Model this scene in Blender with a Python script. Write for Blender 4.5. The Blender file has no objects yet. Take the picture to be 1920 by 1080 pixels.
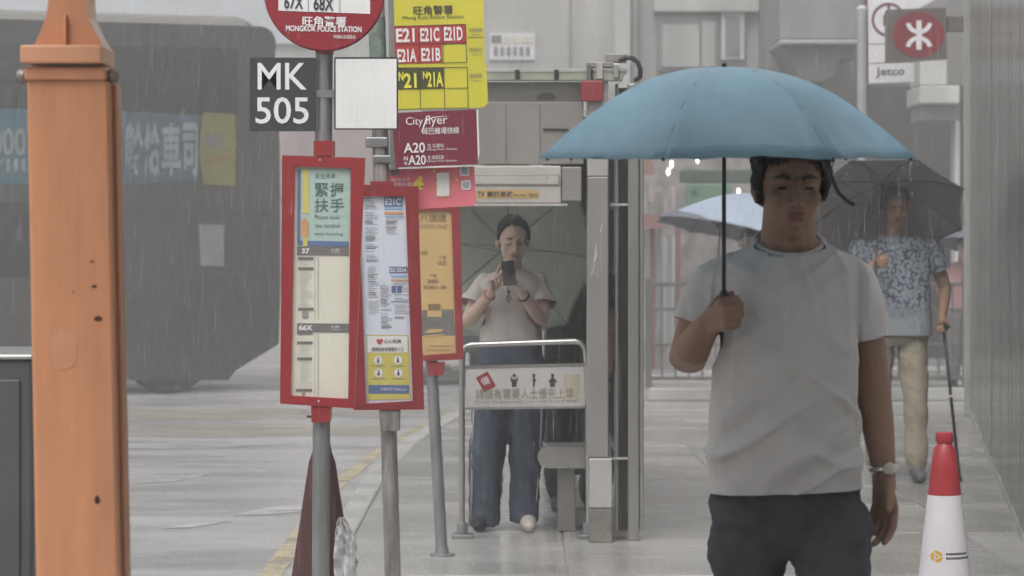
import bpy, bmesh, math, random
from mathutils import Vector, Matrix, noise
random.seed(7)
R = math.radians
SC = bpy.context.scene
COL = SC.collection

# ------------------------------------------------------------------ camera
F = 5000.0          # focal length in pixels of a 1920 px wide picture
HY = 455.0          # picture row of the horizon
CZ = 1.5            # camera height
cam_d = bpy.data.cameras.new('camera')
cam = bpy.data.objects.new('camera', cam_d)
COL.objects.link(cam)
cam.location = (0, 0, CZ)
cam.rotation_euler = (R(90), 0, 0)
cam_d.sensor_width = 36
cam_d.lens = F / 1920 * 36
cam_d.shift_y = -(540 - HY) / 1920
cam_d.clip_end = 1000
cam_d.dof.use_dof = True
cam_d.dof.focus_distance = 9.8
cam_d.dof.aperture_fstop = 6.0
SC.camera = cam

# ------------------------------------------------------------------ sky, sun, exposure
W = bpy.data.worlds.new('World')
SC.world = W
W.use_nodes = True
nt = W.node_tree
for n_ in list(nt.nodes):
    nt.nodes.remove(n_)
sky = nt.nodes.new('ShaderNodeTexSky')
sky.sky_type = 'NISHITA'
sky.sun_disc = False
sky.sun_elevation = R(58)
sky.sun_rotation = R(200)
sky.air_density = 1.0
sky.dust_density = 6.0
sky.ozone_density = 1.0
hs = nt.nodes.new('ShaderNodeHueSaturation')
hs.inputs['Saturation'].default_value = 0.16
bg = nt.nodes.new('ShaderNodeBackground')
bg.inputs['Strength'].default_value = 0.15
wo = nt.nodes.new('ShaderNodeOutputWorld')
nt.links.new(sky.outputs[0], hs.inputs['Color'])
nt.links.new(hs.outputs[0], bg.inputs['Color'])
nt.links.new(bg.outputs[0], wo.inputs['Surface'])

sun_d = bpy.data.lights.new('sun', 'SUN')
sun_d.energy = 0.7
sun_d.angle = R(40)
sun_d.color = (1.0, 0.97, 0.94)
sun = bpy.data.objects.new('sun', sun_d)
COL.objects.link(sun)
sun.location = (-4, -4, 12)
sun.rotation_euler = (R(32), 0, R(-20))

SC.view_settings.view_transform = 'Standard'
SC.view_settings.look = 'None'
SC.view_settings.gamma = 1
SC.view_settings.use_curve_mapping = False
SC.view_settings.exposure = 0.46
SC.render.engine = 'CYCLES'
cy = SC.cycles
cy.use_denoising = True
cy.denoiser = 'OPENIMAGEDENOISE'
cy.max_bounces = 5
cy.use_adaptive_sampling = True
cy.adaptive_threshold = .03
cy.diffuse_bounces = 3
cy.glossy_bounces = 3
cy.transmission_bounces = 4
cy.transparent_max_bounces = 24
cy.volume_bounces = 0
cy.caustics_reflective = False
cy.caustics_refractive = False
cy.sample_clamp_indirect = 4

# ------------------------------------------------------------------ helpers
def P(px, py, Y):
    """a picture position at the depth Y of the thing it belongs to"""
    return Vector(((px - 960) / F * Y, Y, CZ + (HY - py) / F * Y))

def sr(r, g, b):
    f = lambda c: ((c / 255 + .055) / 1.055) ** 2.4 if c > 10 else c / 255 / 12.92
    return (f(r), f(g), f(b))

MATS = {}
def M(name, col, rough=.6, metal=0., var=.15, scale=6., bump=0., bscale=None, stretch=(1, 1, 1), coat=0., spec=.5,
      trans=0., emit=0., var2=None, sub=0., streak=0.):
    if name in MATS:
        return MATS[name]
    m = bpy.data.materials.new(name)
    MATS[name] = m
    m.use_nodes = True
    t = m.node_tree
    b = t.nodes['Principled BSDF']
    b.inputs['Roughness'].default_value = rough
    b.inputs['Metallic'].default_value = metal
    b.inputs['Coat Weight'].default_value = coat
    b.inputs['Coat Roughness'].default_value = .12
    b.inputs['Specular IOR Level'].default_value = spec
    if sub:
        b.inputs['Subsurface Weight'].default_value = sub
        b.inputs['Subsurface Radius'].default_value = (.012, .005, .003)
    tc = t.nodes.new('ShaderNodeTexCoord')
    mp = t.nodes.new('ShaderNodeMapping')
    mp.inputs['Scale'].default_value = stretch
    t.links.new(tc.outputs['Object'], mp.inputs['Vector'])
    nz = t.nodes.new('ShaderNodeTexNoise')
    nz.inputs['Scale'].default_value = scale
    nz.inputs['Detail'].default_value = 6
    nz.inputs['Roughness'].default_value = .62
    t.links.new(mp.outputs[0], nz.inputs['Vector'])
    mr = t.nodes.new('ShaderNodeMapRange')
    mr.inputs['From Min'].default_value = .3
    mr.inputs['From Max'].default_value = .7
    t.links.new(nz.outputs['Fac'], mr.inputs['Value'])
    mx = t.nodes.new('ShaderNodeMix')
    mx.data_type = 'RGBA'
    c = Vector(col)
    hi = c * (1 + var)
    lo = Vector(var2) if var2 else c * (1 - var)
    mx.inputs['A'].default_value = (*lo, 1)
    mx.inputs['B'].default_value = (min(hi[0], .95), min(hi[1], .95), min(hi[2], .95), 1)
    t.links.new(mr.outputs[0], mx.inputs['Factor'])
    t.links.new(mx.outputs['Result'], b.inputs['Base Color'])
    if bump:
        bn = t.nodes.new('ShaderNodeBump')
        bn.inputs['Strength'].default_value = bump
        bn.inputs['Distance'].default_value = .01
        n2 = t.nodes.new('ShaderNodeTexNoise')
        n2.inputs['Scale'].default_value = bscale or scale * 4
        n2.inputs['Detail'].default_value = 5
        t.links.new(mp.outputs[0], n2.inputs['Vector'])
        t.links.new(n2.outputs['Fac'], bn.inputs['Height'])
        t.links.new(bn.outputs[0], b.inputs['Normal'])
    if emit:
        b.inputs['Emission Color'].default_value = (*col, 1)
        b.inputs['Emission Strength'].default_value = emit
    if trans:
        out = t.nodes['Material Output']
        tr = t.nodes.new('ShaderNodeBsdfTranslucent')
        t.links.new(mx.outputs['Result'], tr.inputs['Color'])
        ms = t.nodes.new('ShaderNodeMixShader')
        ms.inputs[0].default_value = trans
        t.links.new(b.outputs[0], ms.inputs[1])
        t.links.new(tr.outputs[0], ms.inputs[2])
        t.links.new(ms.outputs[0], out.inputs['Surface'])
    return m

def glassy(name, col, alpha, rough=.08):
    """clear sheet: part transparent, part gloss"""
    m = bpy.data.materials.new(name)
    m.use_nodes = True
    b = m.node_tree.nodes['Principled BSDF']
    b.inputs['Base Color'].default_value = (*col, 1)
    b.inputs['Roughness'].default_value = rough
    b.inputs['Alpha'].default_value = alpha
    return m

class MB:
    def __init__(s):
        s.v = []; s.f = []; s.mi = []
    def add(s, v, f, mi=0):
        o = len(s.v)
        s.v += [Vector(a) for a in v]
        s.f += [tuple(i + o for i in q) for q in f]
        s.mi += [mi] * len(f)
        return s
    def bm(s, bm, mi=0):
        bm.verts.index_update()
        s.add([v.co.copy() for v in bm.verts], [[v.index for v in f.verts] for f in bm.faces], mi)
        bm.free()
        return s
    def box(s, x0, x1, y0, y1, z0, z1, bev=0, mi=0, mat=None):
        b = bmesh.new()
        bmesh.ops.create_cube(b, size=1)
        for v in b.verts:
            v.co = Vector(((x0 + x1) / 2 + v.co.x * (x1 - x0), (y0 + y1) / 2 + v.co.y * (y1 - y0), (z0 + z1) / 2 + v.co.z * (z1 - z0)))
        if bev:
            bmesh.ops.bevel(b, geom=list(b.edges), offset=bev, segments=2, affect='EDGES', profile=.5)
        if mat:
            bmesh.ops.transform(b, matrix=mat, verts=b.verts)
        return s.bm(b, mi)
    def quad(s, a, b, c, d, mi=0):
        return s.add([a, b, c, d], [(0, 1, 2, 3)], mi)
    def loft(s, rings, mi=0, cap=True, closed=False):
        n = len(rings[0])
        v = [p for r in rings for p in r]
        f = []
        m = len(rings)
        for i in range(m if closed else m - 1):
            for j in range(n):
                a = i * n + j; b = i * n + (j + 1) % n
                c = ((i + 1) % m) * n + (j + 1) % n; d = ((i + 1) % m) * n + j
                f.append((a, b, c, d))
        if cap and not closed:
            f.append(tuple(reversed(range(n))))
            f.append(tuple(range((m - 1) * n, m * n)))
        return s.add(v, f, mi)
    def tube(s, pts, r, n=10, mi=0, flat=1.0, closed=False, up=None):
        pts = [Vector(p) for p in pts]
        k = len(pts)
        rs = r if isinstance(r, (list, tuple)) else [r] * k
        rings = []
        prev = None
        for i, p in enumerate(pts):
            if closed:
                t = pts[(i + 1) % k] - pts[i - 1]
            else:
                t = pts[min(i + 1, k - 1)] - pts[max(i - 1, 0)]
            t.normalize()
            if prev is None:
                a = Vector(up) if up else (Vector((0, 0, 1)) if abs(t.z) < .9 else Vector((1, 0, 0)))
            else:
                a = prev
            a = (a - t * a.dot(t)).normalized()
            b = t.cross(a)
            prev = a
            rings.append([p + (a * math.cos(2 * math.pi * j / n) * flat + b * math.sin(2 * math.pi * j / n)) * rs[i] for j in range(n)])
        return s.loft(rings, mi, True, closed)
    def capsule(s, pts, rs, n=10):
        """tube with rounded ends"""
        pts = [Vector(p) for p in pts]
        rs = list(rs) if isinstance(rs, (list, tuple)) else [rs] * len(pts)
        d0 = (pts[0] - pts[1]).normalized(); d1 = (pts[-1] - pts[-2]).normalized()
        a = [pts[0] + d0 * rs[0] * q for q in (.98, .75)]
        z = [pts[-1] + d1 * rs[-1] * q for q in (.75, .98)]
        return s.tube(a + pts + z, [rs[0] * .2, rs[0] * .66] + rs + [rs[-1] * .66, rs[-1] * .2], n)
    def lathe(s, prof, c=(0, 0, 0), n=24, mi=0):
        c = Vector(c)
        rings = [[c + Vector((r * math.cos(2 * math.pi * j / n), r * math.sin(2 * math.pi * j / n), z)) for j in range(n)] for r, z in prof]
        return s.loft(rings, mi)
    def prism(s, poly, y0, y1, mi=0):
        """polygon of (x, z) pairs, extruded along Y"""
        n = len(poly)
        v = [(x, y0, z) for x, z in poly] + [(x, y1, z) for x, z in poly]
        f = [tuple(range(n)), tuple(reversed(range(n, 2 * n)))]
        f += [(i, i + n, (i + 1) % n + n, (i + 1) % n) for i in range(n)]
        return s.add(v, f, mi)
    def ell(s, c, r, n=14, m=9, mat=None, mi=0):
        c = Vector(c)
        rings = []
        for i in range(m):
            th = math.pi * (i + .15) / (m - .7)
            z = math.cos(th)
            q = math.sin(th)
            ring = []
            for j in range(n):
                v = Vector((r[0] * q * math.cos(2 * math.pi * j / n), r[1] * q * math.sin(2 * math.pi * j / n), r[2] * z))
                if mat:
                    v = mat @ v
                ring.append(c + v)
            rings.append(ring)
        return s.loft(rings, mi)
    def xf(s, mat, start=0):
        for i in range(start, len(s.v)):
            s.v[i] = mat @ s.v[i]
        return s

ROOT = {}
def wloc(o):
    return ROOT.get(o.name, Vector((0, 0, 0)))

def mesh_obj(name, me, mats, parent=None, smooth=False, kind=None, loc=None):
    o = bpy.data.objects.new(name, me)
    COL.objects.link(o)
    for m in (mats if isinstance(mats, (list, tuple)) else [mats]):
        me.materials.append(m)
    if smooth:
        me.polygons.foreach_set('use_smooth', [True] * len(me.polygons))
    base = wloc(parent) if parent else Vector((0, 0, 0))
    if loc is not None:
        loc = Vector(loc)
        me.transform(Matrix.Translation(-loc))
        o.location = loc - base
        ROOT[o.name] = loc
    else:
        if base.length:
            me.transform(Matrix.Translation(-base))
        ROOT[o.name] = base
    if parent:
        o.parent = parent
    if kind:
        o['kind'] = kind
    me.update()
    return o

def part(name, mb, mats, parent=None, smooth=False, kind=None, loc=None, fixn=True):
    me = bpy.data.meshes.new(name)
    me.from_pydata(mb.v, [], mb.f)
    if any(mb.mi):
        me.polygons.foreach_set('material_index', mb.mi)
    if fixn:
        b = bmesh.new(); b.from_mesh(me)
        bmesh.ops.recalc_face_normals(b, faces=b.faces)
        b.to_mesh(me); b.free()
    o = mesh_obj(name, me, mats, parent, smooth, kind, loc)
    if smooth == 'auto':
        o.data.set_sharp_from_angle(angle=R(40))
    return o

def tag(o, label, cat, group=None):
    o['label'] = label; o['category'] = cat
    if group:
        o['group'] = group
    return o

def thing(name, label, cat, loc, group=None):
    o = bpy.data.objects.new(name, None)
    COL.objects.link(o)
    o.empty_display_size = .1
    o.location = loc
    ROOT[o.name] = Vector(loc)
    return tag(o, label, cat, group)

def rrect(cx, cy, w, h, rad=0, roll=0, seg=4):
    """rounded rectangle as picture points, turned by roll degrees"""
    pts = []
    if rad <= 0:
        pts = [(-w / 2, -h / 2), (w / 2, -h / 2), (w / 2, h / 2), (-w / 2, h / 2)]
    else:
        for sx, sy, a0 in ((1, 1, 0), (-1, 1, 90), (-1, -1, 180), (1, -1, 270)):
            for k in range(seg + 1):
                a = R(a0 + 90 * k / seg)
                pts.append((sx * (w / 2 - rad) + rad * math.cos(a), sy * (h / 2 - rad) + rad * math.sin(a)))
    c, s_ = math.cos(R(roll)), math.sin(R(roll))
    return [(cx + x * c + y * s_, cy - x * s_ + y * c) for x, y in pts]

def plate(pts, Y, th, mb=None):
    """picture polygon made a real plate of thickness th whose front lies at depth Y"""
    mb = mb or MB()
    q = [P(x, y, Y) for x, y in pts]
    return mb.prism([(p.x, p.z) for p in q], Y, Y + th)

def sheet(rects, Y, mb=None):
    """thin printed rectangles (x0,y0,x1,y1) or polygons at depth Y"""
    mb = mb or MB()
    for r in rects:
        if len(r) == 4 and not isinstance(r[0], (tuple, list)):
            pts = [(r[0], r[1]), (r[0], r[3]), (r[2], r[3]), (r[2], r[1])]
        else:
            pts = r
        mb.add([P(x, y, Y) for x, y in pts], [tuple(range(len(pts)))])
    return mb

def text(s, cx, cy, w, h, Y, mat, parent, roll=0, bold=.0, name='lettering', keep=False):
    """lettering fitted into a w x h picture box centred on (cx, cy) at depth Y"""
    cu = bpy.data.curves.new('t', 'FONT')
    cu.body = s
    cu.resolution_u = 3
    cu.offset = bold
    cu.align_x = 'CENTER'
    ob = bpy.data.objects.new('t', cu)
    COL.objects.link(ob)
    dg = bpy.context.evaluated_depsgraph_get()
    me = bpy.data.meshes.new_from_object(ob.evaluated_get(dg))
    bpy.data.objects.remove(ob)
    bpy.data.curves.remove(cu)
    if not me.vertices:
        return None
    xs = [v.co.x for v in me.vertices]; ys = [v.co.y for v in me.vertices]
    x0, x1, y0, y1 = min(xs), max(xs), min(ys), max(ys)
    k = Y / F
    sx = w * k / max(x1 - x0, 1e-6); sy = h * k / max(y1 - y0, 1e-6)
    if keep:
        sx = sy = min(sx, sy)
    c = P(cx, cy, Y)
    mat4 = Matrix.Translation(c) @ Matrix.Rotation(R(roll), 4, (0, -1, 0)) @ Matrix.Rotation(R(90), 4, 'X') @ \
        Matrix.Diagonal((sx, sy, 1, 1)) @ Matrix.Translation((-(x0 + x1) / 2, -(y0 + y1) / 2, 0))
    me.transform(mat4)
    me.materials.clear()
    me.name = name
    return mesh_obj(name, me, mat, parent)

def blob(mb, voxel, it=3, fac=.5, ripple=None):
    """one continuous skin round overlapping closed shapes"""
    me = bpy.data.meshes.new('b')
    me.from_pydata(mb.v, [], mb.f)
    b = bmesh.new(); b.from_mesh(me)
    bmesh.ops.recalc_face_normals(b, faces=b.faces)
    b.to_mesh(me); b.free()
    ob = bpy.data.objects.new('b', me)
    COL.objects.link(ob)
    rm = ob.modifiers.new('r', 'REMESH')
    rm.mode = 'VOXEL'; rm.voxel_size = voxel
    if it:
        sm = ob.modifiers.new('s', 'SMOOTH')
        sm.factor = fac; sm.iterations = it
    dg = bpy.context.evaluated_depsgraph_get()
    out = bpy.data.meshes.new_from_object(ob.evaluated_get(dg))
    bpy.data.objects.remove(ob); bpy.data.meshes.remove(me)
    if ripple:
        nr = [v.normal.copy() for v in out.vertices]
        for v, n_ in zip(out.vertices, nr):
            v.co = v.co + n_ * ripple(v.co, n_)
    return out

def skin_part(name, mb, voxel, mat, parent, it=3, ripple=None, fac=.5, cuts=None, shell=.003):
    """cuts: (point, outward normal, radius) open hems, the cloth gets a thickness there"""
    me = blob(mb, voxel, it, fac, ripple)
    if cuts:
        b = bmesh.new(); b.from_mesh(me)
        for p, n_, r_ in cuts:
            p = Vector(p); n_ = Vector(n_).normalized()
            g = [f for f in b.faces if (f.calc_center_median() - p).length < r_]
            ed = set(e for f in g for e in f.edges); vs = set(v for f in g for v in f.verts)
            res = bmesh.ops.bisect_plane(b, geom=list(vs) + list(ed) + g, plane_co=p, plane_no=n_, clear_outer=True)
        b.to_mesh(me); b.free()
    o = mesh_obj(name, me, mat, parent, True)
    if cuts:
        sd = o.modifiers.new('s', 'SOLIDIFY'); sd.thickness = shell; sd.offset = -1
    return o

# ------------------------------------------------------------------ ground materials
def wet_ground(name, col, var, r0, r1, bump, scale, stretch=(1, 1, 1), bscale=9):
    m = M(name, col, .4, var=var, scale=scale, stretch=stretch)
    t = m.node_tree
    b = t.nodes['Principled BSDF']
    tc = [n for n in t.nodes if n.type == 'TEX_COORD'][0]
    mp = t.nodes.new('ShaderNodeMapping'); mp.inputs['Scale'].default_value = (.5, 1.6, 1)
    t.links.new(tc.outputs['Object'], mp.inputs['Vector'])
    a = t.nodes.new('ShaderNodeTexNoise'); a.inputs['Scale'].default_value = .9; a.inputs['Detail'].default_value = 5
    t.links.new(mp.outputs[0], a.inputs['Vector'])
    mr = t.nodes.new('ShaderNodeMapRange')
    mr.inputs['From Min'].default_value = .38; mr.inputs['From Max'].default_value = .62
    mr.inputs['To Min'].default_value = r0; mr.inputs['To Max'].default_value = r1
    t.links.new(a.outputs['Fac'], mr.inputs['Value'])
    t.links.new(mr.outputs[0], b.inputs['Roughness'])
    n1 = t.nodes.new('ShaderNodeTexNoise'); n1.inputs['Scale'].default_value = bscale; n1.inputs['Detail'].default_value = 8
    n1.inputs['Roughness'].default_value = .7
    t.links.new(mp.outputs[0], n1.inputs['Vector'])
    v = t.nodes.new('ShaderNodeTexVoronoi'); v.inputs['Scale'].default_value = 26
    t.links.new(tc.outputs['Object'], v.inputs['Vector'])
    ad = t.nodes.new('ShaderNodeMath'); ad.operation = 'MULTIPLY_ADD'
    ad.inputs[1].default_value = .25
    t.links.new(v.outputs['Distance'], ad.inputs[0]); t.links.new(n1.outputs['Fac'], ad.inputs[2])
    bn = t.nodes.new('ShaderNodeBump'); bn.inputs['Strength'].default_value = bump; bn.inputs['Distance'].default_value = .02
    t.links.new(ad.outputs[0], bn.inputs['Height']); t.links.new(bn.outputs[0], b.inputs['Normal'])
    return m

m_road = wet_ground('wet_asphalt', (.42, .412, .41), .18, .14, .40, .4, 1.6, (.35, 1.5, 1))
m_pave = wet_ground('wet_concrete', (.44, .43, .415), .2, .06, .30, .16, 1.1)
m_pave2 = wet_ground('wet_concrete_patch', (.40, .39, .375), .22, .05, .28, .15, 1.6)
m_joint = M('joint_dirt', (.10, .098, .09), .6, var=.3)
m_kerb = wet_ground('kerb_concrete', (.44, .435, .42), .2, .25, .5, .3, 3)
m_yline = M('yellow_road_paint', (.58, .47, .26), .35, var=.12, var2=(.40, .37, .31), scale=7, bump=.3)
def worn(m, scale, stretch, lo, hi):
    """breaks worn paint and painted highlights into see-through patches"""
    t = m.node_tree; b = t.nodes['Principled BSDF']
    tc = [n for n in t.nodes if n.type == 'TEX_COORD'][0]
    mp = t.nodes.new('ShaderNodeMapping'); mp.inputs['Scale'].default_value = stretch
    a = t.nodes.new('ShaderNodeTexNoise'); a.inputs['Scale'].default_value = scale; a.inputs['Detail'].default_value = 6; a.inputs['Roughness'].default_value = .65
    mr = t.nodes.new('ShaderNodeMapRange'); mr.inputs['From Min'].default_value = lo; mr.inputs['From Max'].default_value = hi
    t.links.new(tc.outputs['Object'], mp.inputs['Vector']); t.links.new(mp.outputs[0], a.inputs['Vector'])
    t.links.new(a.outputs['Fac'], mr.inputs['Value']); t.links.new(mr.outputs[0], b.inputs['Alpha'])
m_wstreak = M('painted_wet_highlight', (.74, .74, .74), .3, var=.08, var2=(.30, .30, .295), scale=4, stretch=(.5, 3, 1), bump=.3)  # white colour stands in for bright water streaks on the road
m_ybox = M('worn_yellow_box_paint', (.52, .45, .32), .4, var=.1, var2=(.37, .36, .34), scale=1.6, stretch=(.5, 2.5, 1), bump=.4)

worn(m_wstreak, 1.6, (.8, 2.2, 1), .30, .56)
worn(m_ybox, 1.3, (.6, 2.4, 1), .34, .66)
worn(m_yline, 3.5, (1, 1, 1), .28, .52)

# ------------------------------------------------------------------ road
ROADZ = -.12
mb = MB()
nx, ny = 8, 10
mb.quad((-70, -12, ROADZ), (70, -12, ROADZ), (70, 110, ROADZ), (-70, 110, ROADZ))
road = part('road', mb, m_road, kind='structure')

KP = [(-2.4, -10), (-2.4, 6.4), (-1.6, 8.6), (-1.0, 10.6), (-.95, 12), (-.95, 15), (-.95, 17.6), (-.84, 20.2), (-.6, 23), (-.3, 25.6), (.3, 28), (1.2, 30), (2.6, 31.4), (5, 32.2), (30, 32.6)]
def along(kp, step):
    pts = [Vector((x, y, 0)) for x, y in kp]
    out = [pts[0]]
    for a, b in zip(pts, pts[1:]):
        n = max(1, round((b - a).length / step))
        for i in range(1, n + 1):
            out.append(a.lerp(b, i / n))
    return out
def offs(pts, d):
    o = []
    for i, p in enumerate(pts):
        t = (pts[min(i + 1, len(pts) - 1)] - pts[max(i - 1, 0)]).normalized()
        o.append(p + Vector((-t.y, t.x, 0)) * d)
    return o
kl = along(KP, .9)
# pavement base sheet, right of the kerb line
kin = offs(kl, -.14)
mb = MB()
poly = [(p.x, p.y, -.012) for p in kin] + [(30, -10, -.012)]
mb.add(poly, [tuple(range(len(poly)))])
pav = part('pavement', mb, m_pave, kind='structure')
# cast concrete bays with open joints
xe = [-.804, .26, 1.30, 2.34, 3.38, 4.42]
ye = [3.6, 7.1, 10.4, 13.8, 17.05, 20.35]
for i in range(5):
    for j in range(5):
        if xe[i + 1] > 1.28 + .145 * (ye[j] - 4.6) + 1.2:
            continue
        g = .005
        b_ = MB().box(xe[i] + g, xe[i + 1] - g, ye[j] + g, ye[j + 1] - g, -.08, random.uniform(-.0015, .0015), .006)
        part('pavement_slab', b_, m_pave if (i * 3 + j) % 4 else m_pave2, pav, loc=((xe[i] + xe[i + 1]) / 2, (ye[j] + ye[j + 1]) / 2, 0))
# kerb stones
kerb = bpy.data.objects.new('kerb', None); COL.objects.link(kerb); kerb['kind'] = 'structure'; ROOT['kerb'] = Vector((0, 0, 0))
for a, b in zip(kl, kl[1:]):
    if b.y < 4 or a.x > 6:
        continue
    d = (b - a); L = d.length; ang = math.atan2(d.y, d.x)
    mt = Matrix.Translation((a + b) / 2) @ Matrix.Rotation(ang, 4, 'Z')
    part('kerb_stone', MB().box(-L / 2 + .004, L / 2 - .004, -.14, 0, -.2, .004, .015, mat=mt), m_kerb, kerb, loc=(a + b) / 2)
def strip(pts, d0, d1, z, mb=None):
    mb = mb or MB()
    a = offs(pts, d0); b = offs(pts, d1)
    for i in range(len(pts) - 1):
        mb.quad((a[i].x, a[i].y, z), (a[i + 1].x, a[i + 1].y, z), (b[i + 1].x, b[i + 1].y, z), (b[i].x, b[i].y, z))
    return mb
yl = [p for p in along(KP, .6) if 6 < p.y < 31]
part('yellow_line', strip(yl, .17, .28, ROADZ + .004), m_yline, road)
# worn yellow paint of the bus box on the far lane; the white streaks are painted highlights
def rp(px, py):
    Y = (CZ - ROADZ) * F / (py - HY)
    return ((px - 960) / F * Y, Y)
def mark(name, pts, mat, z=.004):
    q = [rp(*p) for p in pts]
    part(name, MB().add([(x, y, ROADZ + z) for x, y in q], [tuple(range(len(q)))]), mat, road)
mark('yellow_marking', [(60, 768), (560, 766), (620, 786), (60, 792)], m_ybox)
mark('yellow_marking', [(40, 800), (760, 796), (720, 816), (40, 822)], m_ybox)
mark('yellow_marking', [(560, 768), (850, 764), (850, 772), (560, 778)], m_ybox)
mark('white_highlight', [(-60, 838), (340, 829), (560, 832), (420, 840), (-60, 848)], m_wstreak)
mark('white_highlight', [(0, 912), (210, 899), (330, 893), (410, 886), (330, 903), (210, 911), (0, 924)], m_wstreak)
mark('white_highlight', [(430, 968), (500, 953), (585, 944), (590, 957), (500, 966)], m_wstreak)
mark('white_highlight', [(300, 992), (380, 980), (440, 977), (360, 990)], m_wstreak)

# ------------------------------------------------------------------ materials for things
m_steel = M('brushed_steel', (.52, .51, .49), .3, 1., var=.12, scale=4, stretch=(1, 1, .2), bump=.05)
m_galv = M('galvanised_pole', (.30, .31, .31), .42, .65, var=.3, scale=7, stretch=(1, 1, .35), bump=.15)
m_galv_worn = M('worn_galvanised_pole', (.42, .41, .39), .5, .35, var=.2, var2=(.12, .11, .10), scale=11, stretch=(2.2, 2.2, .35), bump=.4)
m_red = M('red_enamel', sr(146, 44, 47), .35, var=.1, scale=5, coat=.3)
m_red2 = M('faded_red_enamel', sr(142, 50, 54), .4, var=.14, scale=8, coat=.2)
m_dred = M('deep_red_disc', sr(146, 34, 46), .35, var=.06, coat=.2)
m_black = M('black_plastic', (.022, .022, .024), .45, var=.2)
m_blackplate = M('black_plate', (.045, .045, .05), .45, var=.1)
m_white = M('white_print', (.78, .78, .77), .5, var=.04)
m_ink = M('dark_ink', (.04, .04, .045), .6, var=.1)
m_grey_ink = M('grey_ink', (.2, .2, .2), .6, var=.1)
m_mid_ink = M('brown_grey_band', (.12, .11, .105), .6, var=.1)
m_paper = M('cream_paper', sr(215, 212, 196), .6, var=.05, scale=3)
m_paper_b = M('cool_white_paper', sr(214, 220, 232), .6, var=.04, scale=3)
m_yellow = M('yellow_plate', sr(208, 200, 66), .42, var=.05, coat=.2)
m_maroon = M('maroon_plate', sr(122, 44, 60), .45, var=.12, scale=4)
m_pink = M('pink_plate', sr(228, 124, 134), .45, var=.1, scale=9)
m_redcell = M('red_cell', sr(178, 58, 56), .5, var=.05)
m_olive = M('olive_dark_cell', (.07, .075, .03), .5, var=.1)
m_ydigit = M('yellow_digit', sr(230, 222, 80), .5, var=.03)
m_teal_poster = M('pale_teal_poster', sr(168, 192, 184), .55, var=.04)
m_blue_p = M('blue_print', sr(76, 100, 150), .55, var=.06)
m_lblue = M('light_blue_print', sr(150, 180, 214), .55, var=.06)
m_ochre = M('ochre_poster', sr(196, 162, 100), .55, var=.05, scale=3)
m_brownink = M('brown_ink', sr(120, 92, 40), .6, var=.1)
m_orange_p = M('orange_print', sr(208, 152, 92), .55, var=.1)
m_green_ink = M('green_ink', sr(52, 92, 76), .55, var=.05)
m_ypanel = M('yellow_panel', sr(204, 192, 84), .55, var=.06)
m_acrylic = glassy('clear_acrylic', (.85, .87, .86), .07, .05)
m_glass = glassy('shelter_glass', (.03, .035, .035), .85, .06)
m_dglass = M('dark_glass', (.015, .017, .018), .1, var=.2, coat=.4)

# ------------------------------------------------------------------ bus across the road
bang = R(20)
bA = P(516, HY, 28.9); bA.z = ROADZ
bx = Vector((math.cos(bang), math.sin(bang), 0)); by = Vector((-math.sin(bang), math.cos(bang), 0))
bm_ = Matrix(((bx.x, by.x, 0, bA.x), (bx.y, by.y, 0, bA.y), (0, 0, 1, bA.z), (0, 0, 0, 1)))   # local x: 0 at the right end, -11 at the left; y: 0 on the near side
bus = thing('double_decker_bus', 'dark double decker bus with a teal and yellow advertisement along its side', 'bus', bm_ @ Vector((-5.5, 1.25, 0)))
m_bus = M('bus_paint', (.045, .043, .041), .3, var=.25, scale=1.2, coat=.3)
m_busroof = M('bus_roof_paint', (.22, .21, .19), .35, var=.1)
m_tyre = M('tyre_rubber', (.02, .02, .02), .8, var=.2, bump=.2)
m_rim = M('wheel_rim', (.05, .05, .05), .5, .3, var=.2)
m_ad = M('teal_advert', sr(48, 90, 98), .45, var=.12, scale=2)
m_ad2 = M('blue_advert', sr(56, 76, 90), .45, var=.12, scale=2)
m_ady = M('yellow_advert', sr(112, 108, 54), .45, var=.15, scale=3)
m_adw = M('pale_advert_lettering', (.20, .23, .24), .5, var=.25)
def arc(cx, cz, r, a0, a1, n=7):
    return [(cx + r * math.cos(R(a0 + (a1 - a0) * i / (n - 1))), cz + r * math.sin(R(a0 + (a1 - a0) * i / (n - 1)))) for i in range(n)]
prof = [(-11, .2), (-9.41, .2)] + [(-8.29, .2), (-1.70, .16)] + \
    [(-.52, .14), (-.44, .24), (.04, .52), (.06, 1.2), (.05, 2.7), (.0, 3.68)] + arc(-.17, 3.78, .18, 8, 90, 7) + arc(-10.6, 3.54, .42, 90, 180, 7)
b_ = MB().prism(prof, 0, 2.5)
part('body', b_.xf(bm_), m_bus, bus)
rf = MB()
rf.loft([[Vector((-10.5, y, z)) for y, z in ((.02, 3.9), (.10, 4.03), (.5, 4.10), (2, 4.10), (2.38, 4.03), (2.48, 3.9))],
         [Vector((-.3, y, z)) for y, z in ((.02, 3.9), (.10, 4.03), (.5, 4.10), (2, 4.10), (2.38, 4.03), (2.48, 3.9))],
         [Vector((-.17, y, z)) for y, z in ((.2, 3.93), (.25, 3.97), (.6, 4.0), (1.9, 4.0), (2.25, 3.97), (2.3, 3.93))]])
part('roof', rf.xf(bm_), m_busroof, bus)
for i in range(7):     # windows of both decks, set 6 mm proud of the side
    x1 = -.42 - i * 1.46
    part('upper_window', MB().box(x1 - 1.40, x1, -.006, .02, 2.98, 3.72, .004).xf(bm_), m_dglass, bus)
    if i > 0:
        part('lower_window', MB().box(x1 - 1.40, x1, -.006, .02, 1.25, 2.05, .004).xf(bm_), m_dglass, bus)
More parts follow.
